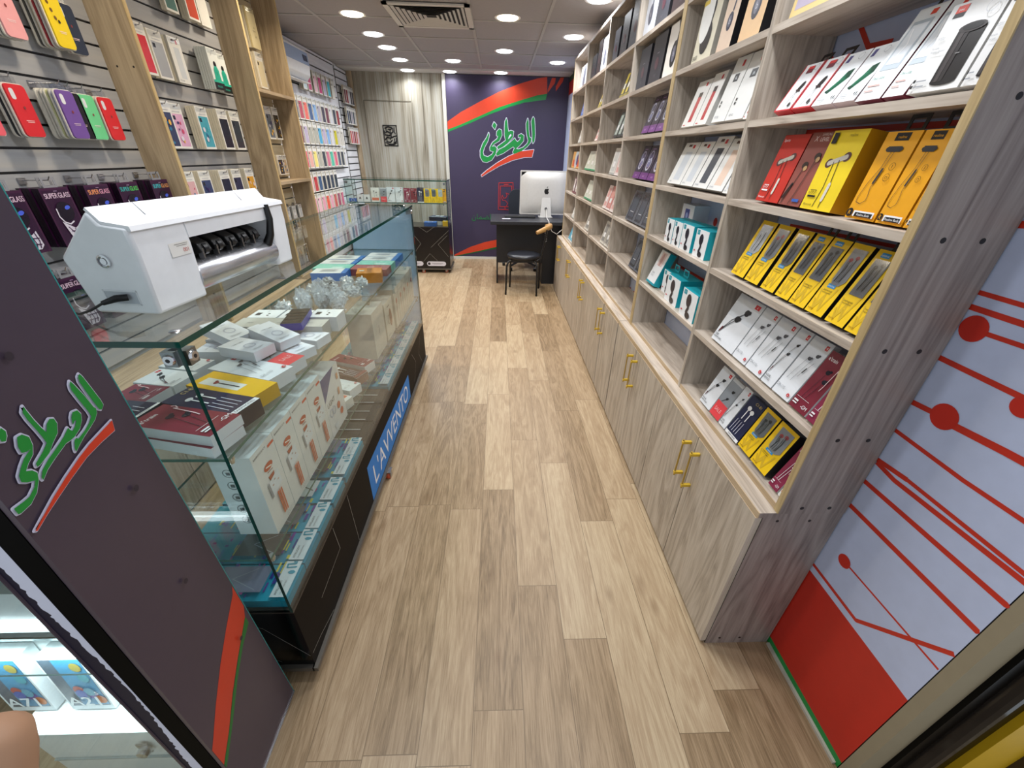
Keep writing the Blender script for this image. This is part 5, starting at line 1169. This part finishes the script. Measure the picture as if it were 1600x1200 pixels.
def case_row(z, stacks, row, w=.066):
    for y, cols, cam, front in stacks:
        n = len(cols); wire_hook(HX, y, z+.017, .018+.014*n, 'wire hook holding the %s phone case, %s' % (front, row), 'wire hooks of the silicone cases')
        for i, (c, nm) in enumerate(cols):
            la = '%s silicone phone case, front of its hook, %s' % (nm, row) if i == 0 else '%s phone case %s behind the %s one, %s' % (nm, ORD[i-1], front, row)
            silicone_case(c, y+.004*(i % 2), z, HX+.012+.0145*(n-i), la, 'silicone phone cases', w, cam=cam)
TR = [('#e8e2d6:.2', 'clear')]
case_row(1.884, [(1.53, [('#3a3c46:.4', 'charcoal'), ('#d8b2b0:.4', 'dusty pink')], 'pill', 'charcoal'), (1.712, [('#e8a2a5:.4', 'pale pink'), ('#2f3036:.4', 'black'), ('#8f8a86:.4', 'stone')], 'none', 'pale pink'), (1.852, [('#e2c414:.4', 'bright yellow'), ('#b58f88:.4', 'rosy brown'), ('#a8323a:.4', 'wine red'), ('#c7b98f:.4', 'khaki'), ('#54524e:.4', 'ash')], 'three', 'bright yellow'), (1.952, [('#2a3346:.4', 'navy'), ('#b8303a:.4', 'red')], 'pill', 'navy')], 'upper silicone row')
case_row(1.612, [(1.505, [('#e8606c:.4', 'coral pink'), ('#c9c3b6:.4', 'clear')], 'none', 'coral pink'), (1.617, [('#d4232c:.45', 'scarlet'), ('#5a2f3f:.4', 'plum'), ('#2a2b31:.4', 'black')], 'pill', 'scarlet'), (1.753, [('#6d4a96:.45', 'purple'), ('#7f8fd0:.4', 'periwinkle'), ('#b9b98a:.4', 'sage'), ('#dcdad3:.4', 'white'), ('#d5d0c6:.4', 'cream')], 'pill', 'purple'), (1.83, [('#101012:.4', 'black'), ('#d9d4c8:.4', 'clear')], 'pill', 'black'), (1.888, [('#6fce8f:.45', 'mint green'), ('#d9d4c8:.4', 'clear')], 'pill', 'mint green'), (1.972, [('#d8262c:.45', 'tomato red'), ('#d9b99a:.4', 'tan')], 'pill', 'tomato red')], 'lower silicone row', .064)
def super_row(z, ys, row):
    for j, y in enumerate(ys):
        wire_hook(HX, y, z+.02, .085, 'wire hook of protector stack %s from entrance, %s' % (ORD[j], row), 'wire hooks of the protector boxes')
        for i in range(5):
            la = 'dark purple screen protector box with an astronaut, %s, %s stack from entrance' % (row, ORD[j]) if i == 0 else 'purple protector box %s behind the front of stack %s, %s' % (ORD[i-1], ORD[j], row)
            product('screen_protector_box', ('super', 'super', 'super1', 'super2', 'super3')[j] if i == 0 else 'super', (.103, .185, .011), (HX+.088-.015*i, y+.003*(i % 2), z-.185), (0, 0, FACE_E), la, 'screen protector box', 'astronaut screen protector boxes', tab='#8d8d93:.35' if i < 2 else None)
super_row(1.322, [1.40, 1.557, 1.722, 1.866, 2.043], 'upper row')
super_row(1.045, [1.46, 1.60], 'lower row')

wire_hook(HX, 1.335, 1.325, .06, 'wire hook of the red earphone pack beside the protector boxes', 'wire hooks of the protector boxes')
product('earphone_pack', 'redbt', (.09, .19, .02), (HX+.055, 1.315, 1.125), (0, 0, FACE_E), 'red earphone pack hanging at the purple glass panel edge', 'earphone pack')

def card_pack(name, key, y, ztop, x, w, h, label, grp, t=.011):
    mk = ('card', key, w, h)
    o = product(name, key, (w, h, t), (x, y, ztop-h), (0, 0, FACE_E), label, 'phone case pack', grp)
    fk = ('hdr', w)
    if fk not in MESH:
        b = B(); b.frame(lambda u, v, d: (u, -d-.0012, v)); b.pol(rrect(w*.96, .02, .008, 4), 'film'); MESH[fk] = b.mk('header_film')
    link('header_film', MESH[fk], o, (0, 0, h-.014))
    return o
def pack_row(z, stacks, row, w=.088, h=.18):
    for j, (y, key, nm, n, back) in enumerate(stacks):
        wire_hook(HX, y, z+.006-.02, .028+.0135*n, 'wire hook of the %s stack, %s' % (nm, row), 'wire hooks of the carded cases')
        for i in range(n):
            la = '%s, front of its stack, %s' % (nm, row) if i == 0 else 'card pack %s behind the %s, %s' % (ORD[i-1], nm, row)
            card_pack('case_pack', key if i == 0 else back, y+.002*i, z, HX+.013+.0135*(n-i), w, h, la, 'carded phone cases')
M1, M2 = 'upper middle row', 'lower middle row'
pack_row(2.19, [(2.60, 'pack|#5c7d78', 'clear pack with grey-green case', 2, 'pack|#d9d6cc'), (2.74, 'pack|#c4523f', 'clear pack with red text', 3, 'pack|#d9d6cc'), (2.86, 'pack|#e0ded8', 'clear pack with white insert', 2, 'pack|#d9d6cc')], 'top middle row')
pack_row(1.905, [(2.265, 'pack|#cf3038', 'clear pack with a red frame case', 4, 'pack|#d9d6cc'), (2.405, 'pack|#a9abb0', 'clear pack with a grey case', 2, 'pack|#d9d6cc'), (2.53, 'whitecase', 'white pack with a slate phone picture', 2, 'pack|#d9d6cc'), (2.755, 'teal', 'teal and black pack with a figure', 5, 'teal'), (2.895, 'teal', 'second teal and black pack', 2, 'teal')], 'clear-pack row')
pack_row(1.632, [(2.262, 'pic|#2e3050|3', 'white pack with a dark starry case', 4, 'pack|#d9d6cc'), (2.38, 'pic|#d9a6c4|5', 'white pack with a pink marbled case', 2, 'pack|#d9d6cc'), (2.535, 'pic|#4fa3b4|9', 'white pack with a turquoise case', 4, 'pack|#cbb79a'), (2.69, 'pack|#2f2b33', 'white pack with a black case', 5, 'pack|#d9d6cc'), (2.83, 'pack|#3a3a40', 'white pack with a charcoal case', 4, 'pack|#d9d6cc')], M1, .09, .188)
pack_row(1.345, [(2.27, 'pic|#d6a9ae|2', 'white pack with a rosy case', 4, 'pack|#d9d6cc'), (2.40, 'pic|#2d3a66|12', 'white pack with a blue striped case', 4, 'pack|#d9d6cc'), (2.55, 'pack|#26263a', 'white pack with a midnight blue case', 5, 'pack|#d9d6cc'), (2.69, 'pic|#3b3a52|7', 'white pack with a dark moon case', 4, 'pack|#d9d6cc'), (2.83, 'pic|#d9a03f|4', 'white pack with an orange picture case', 4, 'pack|#d9d6cc')], M2, .09, .188)
pack_row(1.06, [(2.40, 'pack|#3a3f58', 'white pack with a slate blue case', 3, 'pack|#d9d6cc'), (2.62, 'pic|#8d6f9a|8', 'white pack with a violet case', 3, 'pack|#d9d6cc')], 'row below the cutter')
pack_row(2.205, [(3.35, 'dotpack', 'cream card with dotted lettering', 3, 'pack|#d9cba2')], 'top of the narrow bay', .10, .20)
pack_row(1.99, [(3.36, 'pack|#dcd0ae', 'long cream card pack', 2, 'pack|#d9cba2')], 'under the dotted card, narrow bay', .09, .19)
pack_row(1.70, [(3.31, 'pic|#6f7480|6', 'grey picture pack', 2, 'pack|#d9cba2'), (3.41, 'pic|#2c2622|1', 'black and tan picture pack', 2, 'pack|#d9cba2')], 'below the upper short shelf', .085, .19)
pack_row(1.415, [(3.33, 'pic|#3b3436|10', 'brown picture pack', 2, 'pack|#d9cba2'), (3.42, 'pic|#b9a58d|11', 'tan picture pack', 1, 'pack|#d9cba2')], 'over the lower short shelf', .075, .125)
for zz, nm in ((1.085, 'first'), (.93, 'second')):
    for i in range(4):
        y = 3.15+.105*i; wire_hook(HX, y, zz, .06, 'wire hook %s from the entrance, %s small-pack row of the narrow bay' % (ORD[i], nm), 'hooks in the narrow bay')
        for q in range(2): card_pack('cable_pack', 'slimwhite' if (i+q) % 3 else 'whitecase', y, zz-.006, HX+.045-.02*q, .06, .09, 'small white cable pack %s from entrance, %s layer, %s small-pack row' % (ORD[i], ORD[q], nm), 'small cable packs in the narrow bay')

# far white wall
FX = -1.975
PAL = ['#e9e27a', '#46536a', '#b5455c', '#e86a62', '#3a5a8c', '#7fa8d8', '#a8a2b0', '#37344c', '#6c3048', '#d0cfd6', '#2f3a52', '#c6dbe4']
CN = {'#e9e27a': 'pale yellow', '#46536a': 'slate', '#b5455c': 'raspberry', '#e86a62': 'coral', '#3a5a8c': 'denim blue', '#7fa8d8': 'light blue', '#a8a2b0': 'mauve grey', '#37344c': 'ink purple', '#6c3048': 'burgundy', '#d0cfd6': 'silver', '#2f3a52': 'navy', '#c6dbe4': 'ice blue',
      '#c23b78': 'magenta', '#3fb0c4': 'turquoise', '#d9d7cf': 'ivory', '#54574f': 'olive grey', '#8c2a3c': 'crimson', '#b6aac4': 'lilac', '#a7a79d': 'putty', '#4aa0c8': 'sky blue', '#c0b626': 'lime', '#c9c3bb': 'sand', '#d8506a': 'rose red', '#e2a9a0': 'salmon', '#e6d67a': 'lemon', '#2c3646': 'blue black', '#c46a84': 'old rose', '#43b39a': 'teal green', '#d4607c': 'pink red', '#e7bcc8': 'blush', '#b8303a': 'red', '#33507a': 'steel blue', '#1f2a44': 'dark navy', '#e0a0b4': 'candy pink', '#c25a56': 'brick', '#e05a44': 'orange red', '#9a4e68': 'mulberry'}
def far_row(z, ys, cols, row, w=.094, h=.195, depth=3):
    for j, y in enumerate(ys):
        c = cols[j % len(cols)]
        where = '%s hook, %s' % (ORD[j], row)
        wire_hook(FX, y, z+.004-.018, .07, 'wire hook, %s, white slatwall' % where, 'wire hooks on the white slatwall')
        for i in range(depth):
            cc = cols[(j*3+i*5) % len(cols)] if i else c
            la = '%s case card, front of the %s' % (CN[c], where) if i == 0 else '%s case card, %s behind the front, %s' % (CN[cc], ORD[i-1], where)
            card_pack('case_card', 'pack|'+cc, y+.003*i, z, FX+.058-.017*i, w, h, la, 'case cards on the white slatwall', .008)
ys1 = [4.05+.1*i for i in range(20)]
far_row(2.165, [5.0, 5.12, 5.28, 5.40, 5.53, 5.66, 5.80], ['#c6dbe4', '#c23b78', '#e7bcc8', '#c23b78', '#b6aac4', '#3fb0c4', '#d9d7cf'], 'air conditioner row', .094, .19, 3)
far_row(1.905, [4.55+.115*i for i in range(12)], ['#e9e27a', '#46536a', '#b5455c', '#e86a62', '#3a5a8c', '#7fa8d8', '#a8a2b0', '#37344c', '#6c3048', '#d0cfd6', '#2f3a52', '#8c2a3c'], 'second white-wall row', .098, .195, 3)
far_row(1.70, [4.55+.12*i for i in range(12)], ['#c6dbe4', '#6c3048', '#b6aac4', '#a7a79d', '#a7a79d', '#4aa0c8', '#b6aac4', '#7fa8d8', '#d0cfd6', '#c0b626', '#c9c3bb', '#c9c3bb'], 'third white-wall row', .1, .198, 2)
far_row(1.485, [4.55+.12*i for i in range(12)], ['#d9d7cf', '#d8506a', '#e2a9a0', '#e6d67a', '#a7a79d', '#2c3646', '#c46a84', '#43b39a', '#d4607c', '#46536a', '#2c3646', '#d0cfd6'], 'fourth white-wall row', .1, .198, 3)
far_row(1.25, [4.55+.12*i for i in range(8)], ['#e7bcc8', '#e7bcc8', '#b8303a', '#33507a', '#1f2a44', '#1f2a44', '#2f3a52', '#2c3646'], 'fifth white-wall row', .1, .185, 3)
far_row(1.05, [4.55+.12*i for i in range(9)], ['#a7a79d', '#e0a0b4', '#e7bcc8', '#e0a0b4', '#e05a44', '#e0a0b4', '#c25a56', '#9a4e68', '#c46a84'], 'lowest white-wall row', .1, .185, 2)
def corner_row(z, cols, row, h=.19):
    far_row(z, [6.225+.075*i for i in range(5)], cols, row, .07, h, 2)
corner_row(2.16, ['#6c3048', '#8c2a3c', '#d0cfd6', '#37344c', '#37344c'], 'corner top row')
corner_row(1.94, ['#46536a', '#2f3a52', '#a8a2b0', '#46536a', '#c9c3bb'], 'corner second row')
corner_row(1.72, ['#c25a56', '#c46a84', '#8c2a3c', '#c25a56', '#e7bcc8'], 'corner third row')
def air_conditioner():
    t = thing('air_conditioner', 'white wall-mounted air conditioner above the case cards', 'air conditioner', (-1.98, 3.98, 2.02))
    w = '#dfe1e4:.3'
    prof = [(0, .0), (.12, .0), (.165, .05), (.172, .12), (.165, .235), (.15, .255), (0, .255)]
    b = B(); b.prism(prof, lambda a, c, s: (a, .93*s, c), w); obj('casing', b, t, bevel=.006)
    b = B(); b.prism([(.171, .125), (.1745, .125), (.1675, .222), (.164, .222)], lambda a, c, s: (a, .004+.922*s, c), '#9fb4d6:.25'); obj('front_panel', b, t)
    b = B(); b.prism([(.1745, .150), (.1765, .150), (.1735, .195), (.171, .195)], lambda a, c, s: (a, .80+.09*s, c), '#27385e:.2'); obj('display', b, t)
    for i in range(3):
        b = B(); b.box(.03+.04*i, .06+.04*i, .03, .90, -.004-.004*(2-i), .0, '#2b2c2f:.6' if i % 2 == 0 else '#cfd2d6:.4'); obj('air_louvre', b, t)
    b = B(); b.box(.10, .16, .02, .91, -.012, -.008, '#e6e8ea:.3'); obj('air_flap', b, t, (0, 0, 0), (0, .0, 0))
air_conditioner()
# ------------------------------------------------------------------ the back of the shop
def back_showcase():
    # built facing +x, turned to face the doorway
    def front(b):
        b.frame(lambda u, w, d: (-.0+d, u, w))
        ln = '#b9b6ac:.4'
        for x0 in (.03,): pass
        b.line([(1.27, .56), (1.02, .34)], 0.0013, ln)
        c = .98
        for s in (-1, 1): b.line([(c+s*.14, .60), (c+s*.0, .52)] if 0 else [(c+s*.10, .600), (c, .535)], 0.0013, ln)
        b.line([(c-.26, .60), (c-.09, .39), (c-.26, .17)], 0.0013, ln); b.line([(c+.27, .50), (c+.14, .38), (c+.27, .22)], 0.0013, ln)
        b.line([(c-.14, .08), (c+.02, .26), (c+.20, .08)], 0.0013, ln)
        b.ell(c-.36, .33, .09, .20, '#b9b6d6:.4', 24, .1); b.ell(c-.40, .33, .075, .165, '#16131a:.3', 24, .1)
        for u in (c-.21, c+.10):
            b.pol(rrect(.26, .06, .03, 5, (u, .125)), '#d7d5df:.4'); b.ell(u-.10, .125, .018, .018, '#26262c:.4'); b.rect(u-.06, .128, u+.09, .133, '#8a8894:.4'); b.rect(u-.04, .116, u+.07, .120, '#8a8894:.4')
    showcase('glass showcase on a black printed base against the wood wall', -.42, 0, 0, 1.27, (-1.925, 5.66, 0), .60, (.885,), 1.15, '#121013:.25', ('glass', '#1d4a44:.1'), -PI/2, front)
back_showcase()
def back_goods():
    z = .8855; n = 'earphone_box'
    row = [(-1.86, .09, 'bluebox', .04, 'low blue box at the slatwall end'), (-1.765, .075, 'tri', .085, 'small white box with a black triangle, slatwall side of two'), (-1.68, .075, 'tri', .085, 'small white box with a black triangle, second of two'),
           (-1.57, .10, 'wband', .165, 'white earphone box with an orange band'), (-1.465, .075, 'greyred', .165, 'grey and red earphone box'), (-1.37, .10, 'ear', .175, 'white earphone box next to the grey and red one'), (-1.265, .09, 'ear2', .175, 'white earphone box beside the maroon ones'),
           (-1.165, .08, 'trainw', .165, 'maroon earphone box with white buds'), (-1.08, .08, 'train', .165, 'maroon earphone box with dark buds'), (-.995, .08, 'navy', .175, 'navy earphone box')]
    for x, w, k, h, la in row: product(n, k, (w, h, .03), (x, 5.70, z+.0034), (math.radians(-5), 0, 0), la + ' on the back showcase shelf', 'earphone box')
    for i, x in enumerate((-.912, -.829, -.746)):
        product(n, 'ywin', (.08, .165, .03), (x-.0, 5.70, z+.0034), (math.radians(-5), 0, 0), 'yellow windowed box on the back showcase shelf, %s past the navy box' % ORD[i], 'earphone box', 'yellow boxes in the back showcase', win=(RED_, DK_, CL_)[i])
    product(n, 'buds', (.05, .165, .03), (-.692, 5.70, z+.0034), (math.radians(-5), 0, 0), 'slim orange box at the banner end of the back showcase shelf', 'earphone box')
    dk = .6005
    def flat(name, key, dims, x, y, zz, turn, la):
        r = math.radians(turn); w, h, t = dims; up = Vector((-math.sin(r), math.cos(r)))
        return product(name, key, dims, (x-up.x*h/2, y-up.y*h/2, zz+t), (-PI/2, 0, r), la, 'box')
    flat('charger_box', 'bluebox', (.16, .10, .05), -.90, 5.76, dk, 0, 'blue carton on the deck of the back showcase')
    flat('charger_box', 'plainw', (.18, .14, .05), -.77, 5.90, dk, 8, 'white box under the bright blue picture box, back showcase')
    flat('picture_box', 'navy', (.24, .16, .05), -.80, 5.92, dk+.0505, -14, 'bright blue picture box lying atop a white one, back showcase')
    flat('note_block', 'yflat', (.07, .07, .06), -.705, 5.78, dk, 0, 'lime yellow block in the corner of the back showcase')
back_goods()
def desk():
    t = thing('office_desk', 'black computer desk at the end of the shelving', 'desk', (0, 5.0, 0))
    k = '#1b1b1f:.45'
    b = B(); b.box(-.09, .93, .0, .66, .735, .775, '#22242b:.4'); obj('desk_top', b, t, bevel=.006)
    b = B(); b.box(-.02, .0, .19, .60, 0, .735, k); obj('side_panel', b, t)
    b = B(); b.box(.0, .56, .19, .205, .26, .735, k); obj('front_panel', b, t)
    b = B(); b.box(.56, .76, .17, .60, .0, .735, k); obj('drawer_block', b, t)
    b = B(); b.box(.76, .92, .19, .60, .0, .735, k); obj('side_panel', b, t)
    Z = .7755
    c = thing('desktop_computer', 'silver all-in-one computer seen from behind on the black desk', 'computer', (.592, 5.45, Z))
    al = '#d9d8d5:.32:.15'
    b = B(); b.prism(rrect(.65, .49, .012, 4, (0, .27)), lambda a, w, s: (a, .0+.012*s, w), al); sc = obj('display_shell', b, c, bevel=.003)
    b = B(); nn = 10; vs = []; fs = []
    for j in range(nn+1):
        for i in range(nn+1):
            u, w = -.31+.62*i/nn, .04+.46*j/nn; q = (1-(u/.31)**4)*(1-((w-.27)/.23)**4); vs.append((u, -.035*max(0, q)**.7, w))
    for j in range(nn):
        for i in range(nn): a = j*(nn+1)+i; fs.append((a, a+1, a+nn+2, a+nn+1))
    b.mesh(vs, fs, al); obj('back_cover', b, sc, smooth=60)
    b = B(); b.frame(lambda u, w, d: (u, -.0362-d, w)); lg = '#17171a:.3'
    ap = [(0, .318), (.012, .324), (.022, .320), (.026, .314), (.019, .305), (.019, .293), (.028, .284), (.020, .266), (.010, .260), (0, .264), (-.010, .260), (-.022, .270), (-.029, .290), (-.027, .308), (-.018, .320), (-.008, .322)]
    b.pol(ap, lg); b.pol([(.0, .328), (.002, .340), (.013, .350), (.012, .338)], lg); obj('logo_mark', b, sc)
    b = B(); b.frame(lambda u, w, d: (u, -.012-d, w))
    for i in range(6): b.rect(-.22+.018*i, .075, -.209+.018*i, .082, '#2b2b2e:.4')
    obj('port_row', b, sc)
    b = B(); b.prism([(-.07, 0), (.07, 0), (.07, .003), (.05, .25), (-.05, .25), (-.07, .003)], lambda a, w, s: (a, -.075+.006*s+w*.18, w), al); b.prism([(-.085, -.085), (.085, -.085), (.085, .07), (-.085, .07)], lambda a, w, s: (a, w, .006*s), al); st = obj('stand', b, c, bevel=.002)
    b = B(); b.lathe([(.0, -.082), (.013, -.082), (.016, -.080), (.016, -.068)], '#2a2a2d:.4', (0, .012, .1), 'y', 20); obj('cable_hole', b, st, smooth=40)
    w = thing('power_lead', 'white computer lead looping from the stand over the desk edge', 'cable', (.592, 5.45, Z))
    b = B(); b.tube([(0, -.072, .10), (.003, -.12, .06), (.0, -.25, .012), (.0, -.43, .006), (.001, -.458, .002), (.003, -.47, -.03), (.04, -.48, -.10), (.10, -.47, -.13), (.16, -.465, -.08), (.22, -.46, -.05)], .004, '#d9d5cf:.4', 8); obj('wire', b, w, smooth=60)
    kb = thing('keyboard', 'black keyboard lying on the desk behind the computer stand', 'keyboard', (.27, 5.36, Z))
    b = B(); b.box(-.19, .19, -.065, .065, 0, .018, '#16171a:.5'); obj('keyboard_base', b, kb, bevel=.004)
    b = B(); b.box(-.18, .18, -.055, .055, .018, .023, '#26272b:.5'); obj('key_bed', b, kb)
    p = thing('paper_slip', 'small white paper slip lying on the black desk', 'paper', (.10, 5.22, Z), (0, 0, .15)); b = B(); b.box(-.05, .05, -.025, .025, 0, .001, '#d5d6dc:.5'); obj('sheet', b, p); b = B(); b.box(-.03, .03, -.003, .003, .001, .0014, '#7a7fa8:.5'); obj('printed_line', b, p)
    m = thing('computer_mouse', 'dark computer mouse on the desk near the shelving', 'computer mouse', (.84, 5.32, Z)); b = B(); b.blob((0, 0, .012), (.03, .05, .016), '#1b1b1f:.3', 14, 8); obj('mouse_shell', b, m, smooth=60); b = B(); b.box(-.003, .003, .01, .03, .026, .029, '#44454a:.4'); obj('scroll_wheel', b, m)
desk()
def guest_chair():
    t = thing('side_chair', 'black padded chair with a wooden top rail in front of the desk', 'chair', (.30, 4.82, 0), (0, 0, math.radians(-8)))
    k = '#101012:.35'
    b = B(); b.lathe([(0, .405), (.16, .405), (.185, .412), (.195, .43), (.185, .45), (.12, .458), (0, .46)], '#1d1f26:.35', n=32); obj('seat', b, t, smooth=60)
    b = B(); b.lathe([(.165, .392), (.178, .392), (.178, .405), (.165, .405), (.165, .392)], k, n=28); obj('seat_ring', b, t, smooth=40)
    for x, y in ((-.18, -.15), (.17, -.15), (-.17, .16), (.18, .16)):
        b = B(); b.tube([(x*.72, y*.72, .395), (x*.92, y*.92, .375), (x, y, .33), (x*1.04, y*1.06, .0)], .0115, k, 10); obj('leg', b, t, smooth=50)
    for y in (-.13, .14):
        b = B(); b.tube([(.165, y, .40), (.205, y, .43), (.235, y*1.05, .60), (.26, y*1.1, .74)], .0105, k, 10); obj('back_post', b, t, smooth=50)
    b = B(); b.tube([(.15, -.19, .715), (.225, -.14, .742), (.285, -.02, .757), (.285, .10, .752), (.24, .18, .735)], [.02, .027, .029, .027, .02], '#b98d52:.4', 12); obj('top_rail', b, t, smooth=60)
    b = B(); b.tube([(.245, -.02, .72)] + [(.245+.012*math.cos(a), -.02+.0012*a*3, .70-.0045*a) for a in range(0, 30)], .0025, '#9a9a9c:.3:.6', 6); obj('coiled_wire', b, t)
guest_chair()
def office_chair():
    t = thing('office_chair', 'black swivel chair mostly hidden behind the desk and computer', 'chair', (.36, 6.05, 0))
    k = '#121318:.5'
    b = B(); b.box(-.23, .23, -.22, .22, .45, .53, k); obj('seat', b, t, bevel=.03)
    b = B(); b.prism(rrect(.42, .5, .10, 6, (0, .78)), lambda a, w, s: (a, .20+.06*s, w), '#1d222c:.5'); obj('backrest', b, t, bevel=.015)
    b = B(); b.lathe([(.03, .10), (.03, .3), (.022, .3), (.022, .45)], '#1a1a1c:.3', n=14); obj('gas_column', b, t, smooth=40)
    for i in range(5):
        a = 2*PI*i/5+.3; c, s = math.cos(a), math.sin(a)
        b = B(); b.tube([(.02*c, .02*s, .12), (.29*c, .29*s, .075)], [.022, .014], '#141416:.4', 8); f = obj('base_foot', b, t, smooth=50)
        b = B(); b.lathe([(0, -.02), (.025, -.02), (.025, .02), (0, .02)], '#0e0e10:.4', (.29*c, .29*s, .026), 'x', 14); obj('castor', b, f, smooth=40)
office_chair()
def plaque():
    t = thing('wall_plaque', 'black cut-out calligraphy plaque on the flush wood door', 'wall plaque', (-1.49, 6.586, 1.645))
    k = '#0f0f11:.4'; b = B()
    W2, H2 = .095, .125
    for q in ((-W2, W2, H2-.012, H2), (-W2, W2, -H2, -H2+.012), (-W2, -W2+.012, -H2, H2), (W2-.012, W2, -H2, H2)): b.box(q[0], q[1], -.006, 0, q[2], q[3], k)
    obj('frame', b, t)
    paths = [[(-.07, .085), (-.02, .105), (.03, .09), (.01, .07), (-.03, .075)], [(.06, .10), (.055, .05), (.07, .02)], [(.04, .09), (.035, .04), (.0, .03), (-.04, .05), (-.075, .03)], [(-.08, .06), (-.07, .01), (-.02, .0), (.02, .02)], [(.08, .0), (.04, -.01), (.0, -.03), (-.05, -.02), (-.08, -.05)],
             [(.075, -.02), (.07, -.07), (.03, -.085)], [(.05, -.03), (.045, -.08)], [(.02, -.05), (-.01, -.08), (-.05, -.07), (-.06, -.04)], [(-.075, -.075), (-.03, -.105), (.04, -.10), (.075, -.085)], [(0, .06), (.01, .0), (-.01, -.05)], [(-.05, .10), (-.055, .045)]]
    for p in paths:
        b = B(); b.tube([(u, -.003, w) for u, w in p], [.007]+[.009]*(len(p)-2)+[.006], k, 6); obj('letter_stroke', b, t, smooth=50)
plaque()

# ------------------------------------------------------------------ the shop window beside the doorway
def window_display():
    t = thing('display_plinth', 'brightly lit white stepped plinth inside the shop window', 'display stand', (0, 0, 0))
    w = '#e9eef0:.5'
    b = B(); b.box(-1.035, -.66, .415, .60, 0, .345, w); obj('lower_step', b, t)
    b = B(); b.box(-1.25, -.66, .50, .60, .3455, .545, w); obj('upper_step', b, t)
    b = B(); b.box(-1.04, -.655, .405, .415, .335, .35, '#dfe8ea:.3'); obj('step_lip', b, t)
    b = B(); b.box(-1.25, -.66, .52, .535, .5455, .552, 'led'); obj('light_strip', b, t)
    b = B(); b.box(-1.03, -.66, .41, .4145, .20, .204, '#9fb0b4:.4'); obj('panel_gap', b, t)
    L = bpy.data.lights.new('window_strip', 'AREA'); L.shape = 'RECTANGLE'; L.size = .5; L.size_y = .04; L.energy = 1.8; L.spread = math.radians(110); L.color = (.85, .97, 1)
    link('window_strip', L, t, (-.92, .455, .552), (0, 0, 0))
    g = thing('glass_ledge', 'clear glass ledge over the phone boxes in the shop window', 'glass shelf', (0, 0, 0))
    b = B(); b.box(-1.3, -.66, .42, .49, .560, .566, 'glass', ['glass', 'glass', '#86b8bc:.1', '#86b8bc:.1', '#86b8bc:.1', '#86b8bc:.1']); obj('glass_plate', b, g)
    b = B(); b.box(-1.3, -.66, .49, .50, .552, .566, '#aab4b8:.3:1'); obj('support_rail', b, g)
    for x, k, la in ((-.902, 'A21', 'white phone box reading A21s in the shop window'), (-1.03, 'A71', 'white phone box reading A71 in the shop window')):
        product('phone_box', k, (.092, .185, .036), (x, .45, .351), (math.radians(-4), 0, 0), la, 'phone box')
    c = thing('glass_clip', 'chrome clip on the plinth front in the shop window', 'clip', (-.80, .4095, .255))
    b = B(); b.lathe([(0, -.016), (.012, -.014), (.014, -.004), (.014, 0)], 'chrome', (0, 0, 0), 'y', 16); obj('clip_cap', b, c, smooth=50)
    b = B(); b.box(-.012, .012, -.003, 0, -.012, .026, 'steel'); obj('clip_plate', b, c)
    b = B(); b.box(-2.0, -.80, .655, .662, 0, 1.0, '#93a9ae:.9'); d = struct('trim_5', b)
window_display()
def finger():
    sk = '#b48a6c:.55'
    R3 = Matrix(((.999, -.003, -.036), (-.03, .496, -.868), (.02, .868, .495)))     # toward the hand that holds the camera
    t = thing('person', 'fingertip of the person holding the camera, at the shop window', 'person', (0, 0, 1.45), (0, 0, 0))
    pts = [(-.1238, -.0832, -.095), (-.1252, -.0895, -.095), (-.1275, -.1005, -.096), (-.132, -.118, -.098), (-.141, -.147, -.101)]
    pts = [R3 @ Vector(p) for p in pts]
    b = B(); b.tube([pts[0]+(pts[0]-pts[1])*.5, pts[0]+(pts[0]-pts[1])*.3] + pts, [.001, .0045, .0072, .0088, .0094, .0096, .0100], sk, 20); obj('finger', b, t, smooth=70)
    return t
finger()
